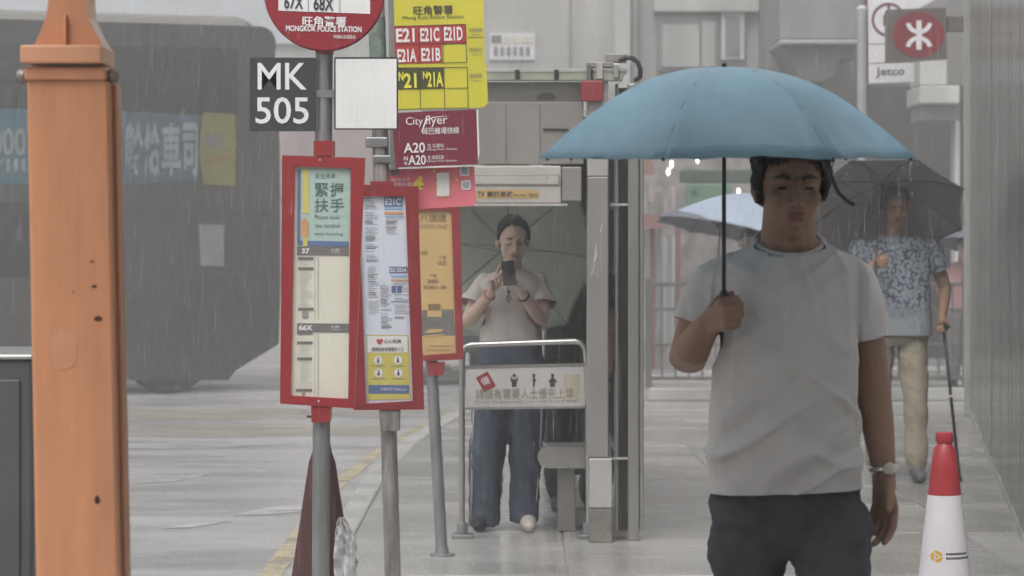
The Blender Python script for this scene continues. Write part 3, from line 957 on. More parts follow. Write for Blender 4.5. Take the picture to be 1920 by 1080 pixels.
for q in (((785, 48), (787, 119)), ((830, 47), (831, 118)), ((873, 45), (875, 117)), ((787, 128), (788.5, 204)), ((832, 127), (834, 203)), ((876, 126), (878, 202))):
    (xa, ya), (xb, yb) = q
    ln.append([(xa - .6, ya), (xb - .6, yb), (xb + .6, yb), (xa + .6, ya)])
part('cell_rule', sheet(ln, Y2 - .003), m_ink, yel)
for y, s1, s2 in ((56, '日間服務', 'Daytime'), (93, '特別班次', 'Special trip'), (142, '通宵服務', 'Overnight trip')):
    text(s1, 892, y, 25, 8, Y2 - .003, m_grey_ink, yel, ro)
    text(s2, 893, y + 9, 18, 5, Y2 - .003, m_grey_ink, yel, ro)
part('bracket_mark', sheet([[(877, 70), (877, 71), (906, 70), (906, 69)]], Y2 - .003), m_ink, yel)
# maroon plate
mar = part('maroon_plate', plate([(735, 212), (893, 205), (896, 308), (742, 314)], Y2 + .002, .010), m_maroon, post2)
part('plate_edge', plate([(893.4, 206), (896.4, 206), (899, 288), (896.4, 300)], Y2 + .003, .008), m_white, mar)
text('City', 777, 229, 32, 19, Y2 - .001, m_white, mar, ro, .0)
text('flyer', 818, 227, 42, 22, Y2 - .001, m_white, mar, ro, .0)
sw = MB()
sw.add([P(x, y, Y2 - .0012) for x, y in ((790, 247), (797, 225), (812, 219), (846, 217), (812, 221), (799, 228), (792, 248))], [tuple(range(7))])
part('swoosh', sw, m_white, mar)
text('城巴機場快線', 826, 245, 70, 13, Y2 - .001, m_white, mar, ro, .005)
text('A20', 777, 277, 40, 19, Y2 - .001, m_white, mar, ro, .015)
text('A20', 782, 300, 33, 18, Y2 - .001, m_white, mar, ro, .015)
text('N', 761, 297, 7, 8, Y2 - .001, m_white, mar, ro, .01)
text('機', 761, 306, 6, 6, Y2 - .001, m_white, mar, ro, .01)
for y, a in ((273, '往 紅磡站'), (295, '往 海濱花園')):
    text(a, 817, y, 30, 8, Y2 - .001, m_white, mar, ro)
    text('Hung Hom Station', 829, y + 7, 56, 5, Y2 - .001, m_white, mar, ro)
# pink plate
pk = part('pink_plate', plate([(728, 318), (889, 312), (893, 378), (888, 386), (785, 392), (730, 392)], Y2 + .066, .010), m_pink, post2)
text('4', 784, 343, 20, 26, Y2 + .063, m_ydigit, pk, ro, .04)
text('車費優惠', 752, 337, 34, 7, Y2 + .063, m_white, pk, ro)
text('推廣計劃', 754, 346, 38, 8, Y2 + .063, m_white, pk, ro)
part('badge', sheet([[(733, 317), (733, 329), (748, 328), (748, 316)]], Y2 + .063), m_stick, pk)
part('white_tag', sheet([[(819, 324), (819, 368), (842, 367), (842, 323)]], Y2 + .063), m_white, pk)
bl_ = [[(818 + 12 + 16 * math.cos(k * .5236), 356 + 15 * math.sin(k * .5236)) for k in range(12)]]
part('tag_disc', sheet(bl_, Y2 + .0635), m_orange_p, pk)
for x, y in ((871, 321), (874, 347)):
    part('white_badge', sheet([rrect(x, y, 18, 18, 4, ro)], Y2 + .063), m_white, pk)
    part('badge_core', sheet([rrect(x, y, 12, 12, 2, ro)], Y2 + .062), M('badge_grey', (.35, .45, .47), .5, var=.2), pk)
dots = [rrect(811 + random.uniform(-4, 50), random.uniform(320, 360), 5, 4, 1.5, random.uniform(0, 90)) for _ in range(9)]
part('confetti', sheet(dots, Y2 + .0635), m_ydigit, pk, kind='stuff')
# case 2
tc_ = [(650, 345), (783, 350), (795, 768), (663, 769)]
ti_ = [(672, 368), (760, 368), (774, 752), (686, 757)]
case2 = board(post2, Y2, tc_, m_red2, .06, inner=ti_, name='timetable_case')
part('case_socket', plate([(694, 340), (736, 340), (737, 352), (694, 352)], Y2 - .002, .11), m_red2, post2)
part('case_socket', plate([(711, 770), (749, 770), (748, 808), (713, 808)], Y2 + .01, .11), m_galv_worn, post2)
Yp = Y2 + .017
part('sheet', sheet([[(672, 368), (686, 757), (774, 752), (760, 368)]], Yp + .001), m_paper_b, case2)
hb = part('route_header', sheet([(720, 369, 755, 387)], Yp - .001), m_blue_p, case2)
text('E21C', 737, 378, 29, 13, Yp - .002, m_white, case2, 0, .02)
part('route_band', sheet([(721, 388, 755, 393), (722, 404, 757, 408), (733, 516, 766, 520)], Yp - .001), m_lblue, case2)
part('route_band', sheet([(721, 397, 756, 402), (733, 524, 766, 527)], Yp - .001), m_orange_p, case2)
part('route_header', sheet([(730, 500, 764, 512)], Yp - .001), m_blue_p, case2)
text('E21 E21A', 747, 506, 30, 8, Yp - .002, m_white, case2, 0, .02)
g_ = []
for (x0, x1, y0, y1, st) in ((684, 708, 372, 492, 3.2), (723, 752, 411, 440, 3), (686, 706, 500, 590, 3.4), (708, 728, 535, 616, 2.6), (734, 764, 530, 600, 3.2)):
    y = y0
    while y < y1:
        if random.random() < .85:
            k = 1.6 if random.random() < .2 else .8
            g_.append((x0 + (y - 372) * .033 - 1, y, x0 + (y - 372) * .033 + (x1 - x0) * random.uniform(.5, 1), y + k))
        y += st
part('fine_print', sheet(g_, Yp - .001), m_grey_ink, case2, kind='stuff')
part('blue_cells', sheet([(734, 536, 742, 549), (745, 536, 753, 549), (733, 565, 766, 566.5)], Yp - .0015), m_blue_p, case2)
cou = part('courtesy_notice', sheet([[(687, 628), (690, 750), (770, 748), (766, 628)]], Yp - .001), m_ypanel, case2)
part('notice_white', sheet([(689, 630, 764, 661)], Yp - .002), m_white, case2)
ht = [(712, 647), (706, 641), (706, 637), (709, 635), (712, 637), (715, 635), (718, 637), (718, 641)]
part('heart', sheet([ht], Yp - .003), m_redcell, case2)
text('心心相讓', 736, 640, 32, 8, Yp - .003, m_ink, case2, 0, .01)
text('請讓座給有需要的人士', 727, 655, 60, 8, Yp - .003, m_ink, case2, 0, .01)
for x, y in ((709, 675), (746, 675), (710, 699), (747, 699)):
    o = part('icon_disc', sheet([[(x + 8 * math.cos(k * .3927), y + 8 * math.sin(k * .3927)) for k in range(16)]], Yp - .002), m_white, case2)
    part('icon_figure', sheet([[(x - 2.5, y + 5), (x + 2.5, y + 5), (x + 1.5, y - 2), (x - 1.5, y - 2)], (x - 1.2, y - 5.5, x + 1.4, y - 3)], Yp - .003), m_ink, case2)
    part('icon_caption', sheet([(x - 13, y + 10.5, x + 13, y + 12)], Yp - .002), m_grey_ink, case2)
part('notice_band', sheet([(691, 722, 767, 738)], Yp - .002), m_blue_p, case2)
text('多謝合作 Thank you', 738, 730, 48, 7, Yp - .003, m_white, case2)
part('cover', sheet([[(672, 368), (686, 757), (774, 752), (760, 368)]], Y2 + .010), m_acrylic, case2)

# ------------------------------------------------------------------ third post with the ochre poster
Y3 = 12.7
f3 = pole_x(806, 640, 828, 1040, Y3)
post3 = thing('bus_stop_post', 'slim leaning bus stop post with an ochre poster in its red case', 'bus stop', (f3(0), Y3 + .07, 0))
part('pole', MB().tube([(f3(z), Y3 + .07, z) for z in (0, .5, 1.0, P(0, 380, Y3).z)], .028, 14), m_galv, post3, smooth='auto')
part('pole_foot', MB().lathe([(.06, 0), (.06, .01), (.034, .012), (.03, .04)], (f3(0), Y3 + .07, 0), 18), m_galv, post3)
tc_ = [(738, 388), (862, 388), (869, 674), (760, 679)]
ti_ = [(752, 396), (846, 394), (855, 662), (772, 668)]
case3 = board(post3, Y3, tc_, m_red2, .06, inner=ti_, name='poster_case')
part('case_socket', plate([(800, 680), (834, 680), (830, 704), (804, 704)], Y3 + .005, .11), m_red2, post3)
Yp = Y3 + .017
part('poster', sheet([[(752, 396), (772, 668), (855, 662), (846, 394)]], Yp + .001), m_ochre, case3)
text('八達通', 812, 409, 50, 15, Yp - .001, m_brownink, case3, 0, .01)
text('MONTHLY PASS', 810, 425, 56, 8, Yp - .001, m_brownink, case3)
for s_, x, y, w_, h in (('10次', 795, 474, 15, 9), ('每月', 829, 483, 13, 7), ('18次', 829, 493, 17, 10), ('每月', 812, 517, 12, 7), ('$400', 812, 528, 20, 9), ('乘車優惠', 815, 539, 44, 7)):
    text(s_, x, y, w_, h, Yp - .001, m_brownink, case3, 0, .015)
part('dark_band', sheet([[(790, 582), (791, 630), (853, 628), (850, 580)]], Yp - .001), m_mid_ink, case3)
part('ochre_square', sheet([(801, 569, 828, 594)], Yp - .002), m_ochre, case3)
part('stamp', sheet([(803, 570, 826, 582)], Yp - .003), m_brownink, case3)
part('plane_motif', sheet([[(794, 624), (806, 617), (834, 617), (826, 622), (812, 624)], [(796, 629), (830, 626), (836, 628), (800, 631)]], Yp - .002), m_ochre, case3)
part('caption', sheet([(806, 602, 824, 603.5), (803, 606, 827, 607.5), (806, 648, 850, 649), (798, 656, 846, 657)], Yp - .002), m_brownink, case3)
part('cover', sheet([[(752, 396), (772, 668), (855, 662), (846, 394)]], Y3 + .010), m_acrylic, case3)

# ------------------------------------------------------------------ dark red cone behind the first post, with a plastic bag
Yq = 9.95
cb = P(604, 1080, Yq)
m_dcone = M('dirty_red_cone', (.085, .020, .022), .5, var=.35, var2=(.028, .018, .018), scale=6)
cone_b = thing('traffic_cone', 'dirty dark red traffic cone standing right behind the disc post', 'traffic cone', (cb.x, Yq, 0), 'traffic cones')
zt_ = P(0, 826, Yq).z
part('cone_body', MB().lathe([(.150, .035), (.142, .06), (.12, .22), (.085, .45), (.05, .68), (.036, zt_ - .04), (.030, zt_ - .01), (.018, zt_)], (cb.x, Yq, 0), 24), m_dcone, cone_b, smooth='auto')
part('cone_base', MB().box(cb.x - .19, cb.x + .19, Yq - .19, Yq + .19, 0, .034, .01), m_black, cone_b)
m_bag = M('white_plastic_bag', (.86, .86, .86), .3, var=.04, trans=.4, bump=.3)
c0 = P(640, 970, Yq - .15)
def bag_pt(u, v):
    w_ = .008 + .052 * min(1, v * 1.6) ** .7 - .012 * v
    nz_ = noise.noise(Vector((u * 1.7 + 3, v * 3.1, 1.5)))
    return c0 + Vector((w_ * u + .034 * v + .030 * nz_ * v, .020 * math.sin(u * 7 + v * 5) * v + .026 * noise.noise(Vector((u * 3, v * 6, 4))) + .012 * noise.noise(Vector((u * 8, v * 15, 2))), -.24 * v - .016 * u * v + .02 * noise.noise(Vector((u * 3, 9, v * 2))) * v))
gu, gv = 22, 30
bag = MB().add([bag_pt(-1 + 2 * i / gu, j / gv) for j in range(gv + 1) for i in range(gu + 1)],
               [(j * (gu + 1) + i, j * (gu + 1) + i + 1, (j + 1) * (gu + 1) + i + 1, (j + 1) * (gu + 1) + i) for j in range(gv) for i in range(gu)])
bo = part('plastic_bag', bag, m_bag, None, smooth=True)
sd = bo.modifiers.new('s', 'SOLIDIFY'); sd.thickness = .0015
tag(bo, 'crumpled white plastic bag hanging on the dark red cone', 'bag')

# ------------------------------------------------------------------ red and white cone on the right
Yr = 9.1
cc = P(1771, 1000, Yr)
m_cred = M('cone_red', sr(160, 46, 52), .42, var=.08, scale=7, coat=.15)
m_cwhite = M('cone_sleeve_white', (.66, .64, .67), .38, var=.06, scale=6)
cone = thing('traffic_cone', 'red and white traffic cone with a small yellow emblem at the lower right', 'traffic cone', (cc.x, Yr, 0), 'traffic cones')
k = Yr / F
def cz_(py): return P(0, py, Yr).z
zs = cz_(927)
part('cone_top', MB().lathe([(31 * k, zs), (26 * k, cz_(880)), (20.5 * k, cz_(842)), (15 * k, cz_(834)), (14 * k, cz_(832)), (17 * k, cz_(826)), (16.5 * k, cz_(816)), (15 * k, cz_(811)), (11 * k, cz_(810)), (9 * k, cz_(813))], (cc.x, Yr, 0), 32), m_cred, cone, smooth='auto')
zb_ = .06
rb = (31 + (48 - 31) * (1080 - 927) / 153 * (zs - zb_) / (zs - cz_(1080))) * k
part('sleeve', MB().lathe([(rb, zb_), (rb * .998, zb_ + .01), (31.6 * k, zs - .001), (30 * k, zs - .0005)], (cc.x, Yr, 0), 40), m_cwhite, cone, smooth='auto')
part('cone_base', MB().lathe([(rb + .07, 0), (rb + .07, .03), (rb + .02, .045), (rb + .004, .0595), (rb - .02, .0595)], (cc.x, Yr, 0), 8), m_black, cone)
def on_cone(px, py):
    z = cz_(py)
    rr = 31 * k + (rb - 31 * k) * (zs - z) / (zs - zb_) + .0015
    x = (px - 1771) * k
    return Vector((cc.x + x, Yr - math.sqrt(max(rr * rr - x * x, 1e-6)), z))
emb = MB()
for s_ in range(3):
    pts = []
    for i in range(9):
        a = s_ * 2.094 + i * .22; pts.append((1750 + 10.5 * math.cos(a), 1039 + 10.5 * math.sin(a)))
    for i in range(9):
        a = s_ * 2.094 + 1.76 - i * .22 + .5; pts.append((1750 + 5.0 * math.cos(a), 1039 + 5.0 * math.sin(a)))
    emb.add([on_cone(*p) for p in pts], [tuple(range(18))])
emb.add([on_cone(1750 + 3 * math.cos(i * .785), 1039 + 3 * math.sin(i * .785)) for i in range(8)], [tuple(range(8))])
part('emblem', emb, M('emblem_yellow', sr(206, 160, 40), .5), cone)
prn = MB()
for y0, y1 in ((1032, 1036), (1040, 1044)):
    x = 1767
    while x < 1808:
        w_ = random.uniform(3, 5.5)
        prn.add([on_cone(*p) for p in ((x, y0), (x, y1), (x + w_, y1), (x + w_, y0))], [(0, 1, 2, 3)])
        x += w_ + 1
part('small_print', prn, m_ink, cone, kind='stuff')

# ------------------------------------------------------------------ bus shelter
Ys = 13.3
m_shel = M('shelter_grey_metal', (.30, .29, .275), .4, .35, var=.12, scale=2, bump=.05)
m_shel_l = M('shelter_pale_metal', (.47, .46, .44), .4, .25, var=.1, scale=3, bump=.05)
m_header = M('header_panel', (.25, .24, .225), .5, var=.14, scale=2.2, stretch=(1, 1, .5))
m_lightbox = M('lightbox_cream', (.46, .44, .40), .45, var=.1, scale=4)
m_strip = M('greenish_gutter', (.36, .39, .31), .45, var=.2, scale=4)
m_tan = M('tan_label', sr(190, 160, 104), .5, var=.08)
m_dirt = M('splashed_foot', (.20, .185, .165), .6, var=.35, scale=14)
shel = thing('bus_shelter', 'grey metal bus shelter with roof, header box and dark side panels', 'bus shelter', (.2, 15.2, 0))
xr = lambda px, Y=Ys: P(px, 0, Y).x
zz = lambda py, Y=Ys: P(0, py, Y).z
part('roof', MB().box(-.5, xr(1178), Ys - .02, 17.3, zz(134), zz(128), .006), M('milky_roof_sheet', (.70, .71, .70), .4, var=.05, trans=.75), shel)
gut = part('gutter', MB().box(-.48, xr(1168), Ys - .01, Ys + .06, zz(151), zz(134) - .001, .004), m_strip, shel)
for px in (970, 1043, 1108):
    part('gutter_clip', MB().box(xr(px - 4), xr(px + 4), Ys - .022, Ys - .0105, zz(149), zz(131), .002), m_black, gut)
part('header_panel', MB().box(-.45, xr(1094), Ys + .005, Ys + .05, zz(308), zz(191), .004), m_header, shel)
part('header_recess', MB().box(-.45, xr(1094), Ys + .08, Ys + .11, zz(190), zz(152), .0), m_shel, shel)
part('header_slot', MB().box(xr(1018), xr(1066), Ys - .004, Ys + .004, zz(244), zz(241)), m_black, shel)
for px in (948, 1012):
    part('header_seam', MB().box(xr(px), xr(px) + .003, Ys + .001, Ys + .0045, zz(307), zz(196)), m_wgrey2, shel)
dome = MB()
for th in [i / 7 * math.pi for i in range(8)]:
    pass
part('dome_shadow', MB().lathe([(.15, 0), (.145, .03), (.11, .07), (.05, .09), (.01, .095)], (xr(1025), Ys + .22, zz(190, Ys + .22) + .001), 20), m_wgrey2, shel, smooth='auto')  # dark dome shape put in for the shadow above the header
box_ = part('header_box', MB().box(-.42, xr(1052), Ys - .03, Ys + .2, zz(382), zz(311), .008), m_lightbox, shel)
part('slot_frame', MB().box(xr(885), xr(1050), Ys - .036, Ys - .0305, zz(348), zz(327), .002), m_shel, box_)
part('slot_fill', MB().box(xr(889), xr(1046), Ys - .039, Ys - .0365, zz(345), zz(330)), m_lightbox, box_)
part('label_strip', sheet([(893, 356, 1011, 372)], Ys - .0315), m_tan, box_)
text('TV', 902, 364, 13, 10, Ys - .033, m_ink, box_, 0, .03)
text('資訊速遞', 937, 364, 48, 11, Ys - .033, m_ink, box_, 0, .02)
text('Bus-stop', 975, 366, 24, 7, Ys - .033, m_ink, box_)
text('物品', 1000, 366, 17, 8, Ys - .033, m_ink, box_)
part('box_end', MB().box(xr(1053), xr(1090), Ys - .02, Ys + .18, zz(377), zz(313), .005), m_shel, shel)
part('box_flange', MB().box(-.42, xr(1064), Ys - .045, Ys + .0, zz(387), zz(382.5), .002), m_shel_l, shel)
# front post
px0, px1 = 1101, 1141
part('post', MB().box(xr(px0), xr(px1), Ys + .02, Ys + .13, zz(859), zz(331), .006), m_shel, shel)
part('post_cap', MB().box(xr(px0), xr(px1), Ys + .018, Ys + .132, zz(330.6), zz(152), .006), m_shel_l, shel)
part('post_sleeve', MB().box(xr(px0 + 4), xr(px1 + 7), Ys + .015, Ys + .135, zz(953), zz(860), .006), m_shel_l, shel)
part('post_foot', MB().box(xr(px0 + 4), xr(px1 + 7), Ys + .02, Ys + .13, 0, zz(954), .004), m_dirt, shel)
scr = MB()
for (x, y, dx, dy) in ((1112, 500, 6, -42), (1107, 518, 8, -20), (1120, 470, -9, 30), (1125, 436, 4, -16), (1116, 512, 3, 4), (1113, 414, 4, 4)):
    a = P(x, y, Ys + .0185); b = P(x + dx, y + dy, Ys + .0185)
    scr.quad(a, a + Vector((.003, 0, 0)), b + Vector((.003, 0, 0)), b)
part('scratch', scr, m_white, shel)
# side wall along the pavement: dark panels in steel frames
wx = .595
ylist = [13.45, 15.2, 17.0]
for a, b in zip(ylist, ylist[1:]):
    part('side_glass', MB().box(wx, wx + .03, a + .05, b - .05, .1, 2.28), m_dglass, shel)
for yv in ylist:
    part('side_mullion', MB().box(wx - .012, wx + .045, yv - .035, yv + .035, 0, 2.3, .006), m_steel, shel)
part('side_trim', MB().box(wx + .05, wx + .068, 13.42, 13.52, .05, 2.3, .004), m_steel, shel)
part('side_trim', MB().box(wx - .075, wx - .06, 13.43, 13.47, .05, 2.3, .003), m_shel, shel)
part('side_back', MB().box(wx - .058, wx - .014, 13.44, 13.48, .05, 2.28), m_dglass, shel)
for z in (.10, .32, 1.72, 2.26):
    part('side_rail', MB().box(wx - .01, wx + .04, 13.49, 16.96, z - .018, z + .018, .004), m_steel, shel)
for z in (zz(384, 13.4), zz(860, 13.4)):
    part('side_clip', MB().box(wx - .10, wx - .012, 13.40, 13.425, z - .006, z + .006, .002), m_shel_l, shel)
part('end_panel', MB().box(.24, wx - .014, 16.98, 17.02, .02, 2.3), m_dglass, shel)
part('rear_post', MB().box(.20, .238, 16.95, 17.05, 0, 2.34, .005), m_shel, shel)
# perch seat
seat = []
xs0, xs1 = P(1008, 0, 13.8).x, wx - .08
z0, z1 = zz(878, 13.8), zz(838, 13.8)
rr = (z1 - z0) / 2
poly = [(xs0 + rr + rr * math.cos(R(a)), (z0 + z1) / 2 + rr * math.sin(R(a))) for a in range(90, 271, 15)] + [(xs1, z0), (xs1, z1)]
part('perch_seat', MB().prism(poly, 13.8, 14.12), m_shel_l, shel)
part('seat_leg', MB().box(P(1046, 0, 13.85).x, P(1079, 0, 13.85).x, 13.87, 14.0, 0, z0 - .001, .004), m_shel, shel)
# fittings on the roof corner
rc = part('roof_bracket', MB().box(xr(1100), xr(1150), Ys + .0, Ys + .1, zz(126), zz(116), .003), m_shel, shel)
part('junction_box', MB().box(xr(1136), xr(1176), Ys + .02, Ys + .12, zz(115.5), zz(100), .004), m_shel, shel)
part('small_fitting', MB().box(xr(1118), xr(1130), Ys - .03, Ys + .01, zz(149), zz(118), .003), m_shel_l, shel)
part('small_fitting', MB().box(xr(1150), xr(1160), Ys - .03, Ys + .01, zz(146), zz(120), .003), m_steel, shel)
part('small_fitting', MB().box(xr(1100), xr(1108), Ys - .035, Ys - .023, zz(160), zz(122), .003), m_wgrey2, shel)
part('cable_loop', MB().tube([P(1160, 114, Ys), P(1172, 108, Ys), P(1186, 109, Ys), P(1196, 117, Ys), P(1201, 130, Ys), P(1200, 145, Ys), P(1192, 150, Ys + .1)], .012, 10), m_black, shel, smooth='auto')
part('red_box', MB().box(xr(1089), xr(1131), Ys - .05, Ys + .0, zz(191), zz(152), .006), m_red2, shel)

# ------------------------------------------------------------------ priority boarding barrier
Yv = 13.55
m_bpanel = M('barrier_panel', (.50, .49, .475), .45, var=.1, scale=4)
m_bpatch = M('yellowed_patch', (.46, .42, .33), .5, var=.12)
bar = thing('queue_barrier', 'stainless queue barrier with a white priority boarding panel', 'barrier', (P(985, 0, Yv).x, Yv, 0))
pts = [P(866, 990, Yv), P(866, 700, Yv), P(867, 662, Yv), P(872, 651, Yv), P(882, 647, Yv), P(985, 643, Yv), P(1078, 640, Yv), P(1090, 643, Yv), P(1097, 652, Yv), P(1099, 668, Yv), P(1103, 770, Yv), P(1104, 990, Yv)]
part('tube_frame', MB().tube(pts, .0155, 14), m_steel, bar, smooth='auto')
for px in (867, 1104):
    a = P(px, 0, Yv).x
    part('foot_sleeve', MB().lathe([(.03, .022), (.03, .075), (.02, .08)], (a, Yv, 0), 16), m_galv, bar)
    part('foot_plate', MB().box(a - .055, a + .055, Yv - .06, Yv + .06, 0, .021, .004), m_galv, bar)
pan = part('panel', plate([(873, 689), (1096, 684), (1097, 762), (874, 765)], Yv - .006, .012), m_bpanel, bar)
for a in (((872, 686), (1097, 681), (1097, 684.5), (872, 689.5)), ((872, 764.5), (1098, 761.5), (1098, 765.5), (872, 768.5))):
    part('panel_rail', plate(a, Yv - .012, .024), m_steel, bar)
m_olv = M('faded_olive_print', (.26, .25, .17), .6, var=.25, scale=40)
text('請讓有需要人士優先上車', 984, 738, 184, 20, Yv - .009, m_olv, pan, .6, .0)
text('Please let passengers in need board first', 985, 753, 190, 6, Yv - .009, m_olv, pan, .6, .0)
st = part('red_sticker', sheet([rrect(911, 716, 25, 32, 2, 30)], Yv - .008), m_red, pan)
text('優', 910, 714, 16, 15, Yv - .0095, m_white, pan, 25, .0)
for x, ex in ((964, 0), (1001, 1), (1036, 2)):
    y = 713
    rects = [[(x - 4.5, y + 12), (x - 4.5, y - 2), (x + 4.5, y - 2), (x + 4.5, y + 12)], [(x + 3.2 * math.cos(k * .785), y - 9 + 3.2 * math.sin(k * .785)) for k in range(8)]]
    if ex == 0:
        rects += [(x - 7, y - 6, x - 5, y + 2), (x + 5, y - 6, x + 7, y + 2)]
    if ex == 1:
        rects[0] = [(x - 2, y + 12), (x - 2, y - 5), (x + 1, y - 5), (x + 5, y + 1), (x + 1, y + 4), (x + 1, y + 12)]
    if ex == 2:
        rects += [[(x - 8, y + 2), (x, y - 6), (x + 9, y + 2), (x + 7, y + 4), (x, y - 3), (x - 6, y + 4)]]
    part('pictogram', sheet(rects, Yv - .009), m_ink, pan)
part('yellowed_patch', sheet([(1056, 702, 1086, 752)], Yv - .0075), m_bpatch, pan)

# ------------------------------------------------------------------ signs in the upper right
Yj = 25.0
m_pst = M('pale_sign_post', (.46, .47, .46), .45, .3, var=.1)
m_lit = M('white_sign_face', (.80, .80, .82), .4, var=.03)
m_lilac = M('purple_brown_ring', sr(124, 74, 84), .5, var=.08)
m_jet = M('sign_grey_ink', (.10, .11, .13), .5)
xq = P(1616, 0, Yj).x
sp = thing('sign_post', 'pale round post carrying a white panel sign with a ring emblem', 'sign', (xq, Yj, -.012))
part('post', MB().tube([(xq, Yj, -.012), (xq, Yj, P(0, 18, Yj).z)], .045, 16), m_pst, sp, smooth='auto')
part('post_cap', MB().ell((xq, Yj, P(0, 17, Yj).z), (.05, .05, .035)), m_frame, sp, smooth=True)
pn = part('sign_panel', plate([(1627, -60), (1790, -66), (1790, -20), (1714, 20), (1714, 153), (1629, 156)], Yj - .02, .08), m_lit, sp)
part('panel_gap', sheet([[(1628, 82), (1628, 84), (1714, 81), (1714, 79)], [(1628, 118), (1628, 120), (1714, 117), (1714, 115)]], Yj - .022), m_wgrey, pn)
rg = []
for i in range(28):
    a0 = i / 28 * 2 * math.pi; a1 = (i + 1) / 28 * 2 * math.pi
    rg.append([(1666 + r_ * math.cos(a), 37 + r_ * math.sin(a)) for r_, a in ((32, a0), (32, a1), (27, a1), (27, a0))])
rg += [(1656, 28, 1678, 32), (1656, 28, 1660, 48), (1656, 44, 1678, 48), (1664, 8, 1669, 66)]
part('ring_emblem', sheet(rg, Yj - .023), m_lilac, pn)
text('Jetco', 1669, 136, 54, 20, Yj - .023, m_jet, pn, 1, .02)
part('side_edge', plate([(1622, -60), (1627, -60), (1629, 156), (1624, 156)], Yj + .0, .05), m_lilac, sp)
part('sign_arm', MB().box(xq, P(1640, 0, Yj).x, Yj + .061, Yj + .09, P(0, 60, Yj).z, P(0, 50, Yj).z), m_pst, sp)
part('sign_arm', MB().box(xq, P(1640, 0, Yj).x, Yj + .061, Yj + .09, P(0, 145, Yj).z, P(0, 135, Yj).z), m_pst, sp)

Ym = 24.4
m_signgrey = M('sign_brown_grey', (.13, .11, .10), .45, var=.08)
m_oval = M('sign_red_oval', sr(132, 34, 44), .4, var=.05)
ms = thing('projecting_sign', 'brown grey projecting sign with white emblem on a red oval', 'sign', P(1720, 65, Ym))
box = part('sign_box', plate([(1664, 18), (1774, 14), (1776, 110), (1664, 116)], Ym - .08, .16), m_signgrey, ms)
oc = (1722, 65)
part('red_oval', sheet([[(oc[0] + 49 * math.cos(-i / 32 * 6.2832), oc[1] + 43 * math.sin(-i / 32 * 6.2832)) for i in range(32)]], Ym - .083), m_oval, box)
lg = [(1718, 38, 1728, 93)]
for sgn, cy0 in ((1, 38), (-1, 93)):
    for side in (-1, 1):
        # arcs that leave the upright and flare outward
        for i in range(7):
            a0 = R(90 - i * 11.5); a1 = R(90 - (i + 1) * 11.5)
            cx0 = 1723; rx0, ry0 = 25, 25
            seg = []
            for r_, a in ((1.0, a0), (1.0, a1), (.66, a1), (.66, a0)):
                seg.append((cx0 + side * r_ * rx0 * math.cos(a), cy0 + sgn * (2 + r_ * 24 * math.sin(a))))
            lg.append(seg)
part('white_emblem', sheet(lg[1:], Ym - .085), m_lit, box)
part('white_bar', sheet(lg[:1], Ym - .0865), m_lit, box)
part('arm', MB().box(P(1775, 0, Ym).x, P(1842, 0, Ym).x, Ym - .05, Ym + .05, P(0, 60, Ym).z, P(0, 30, Ym).z, .01), m_signgrey, ms)
part('upright', MB().box(P(1834, 0, Ym).x, P(1850, 0, Ym).x, Ym - .06, Ym + .06, 0, P(0, -40, Ym).z, .01), m_signgrey, ms)

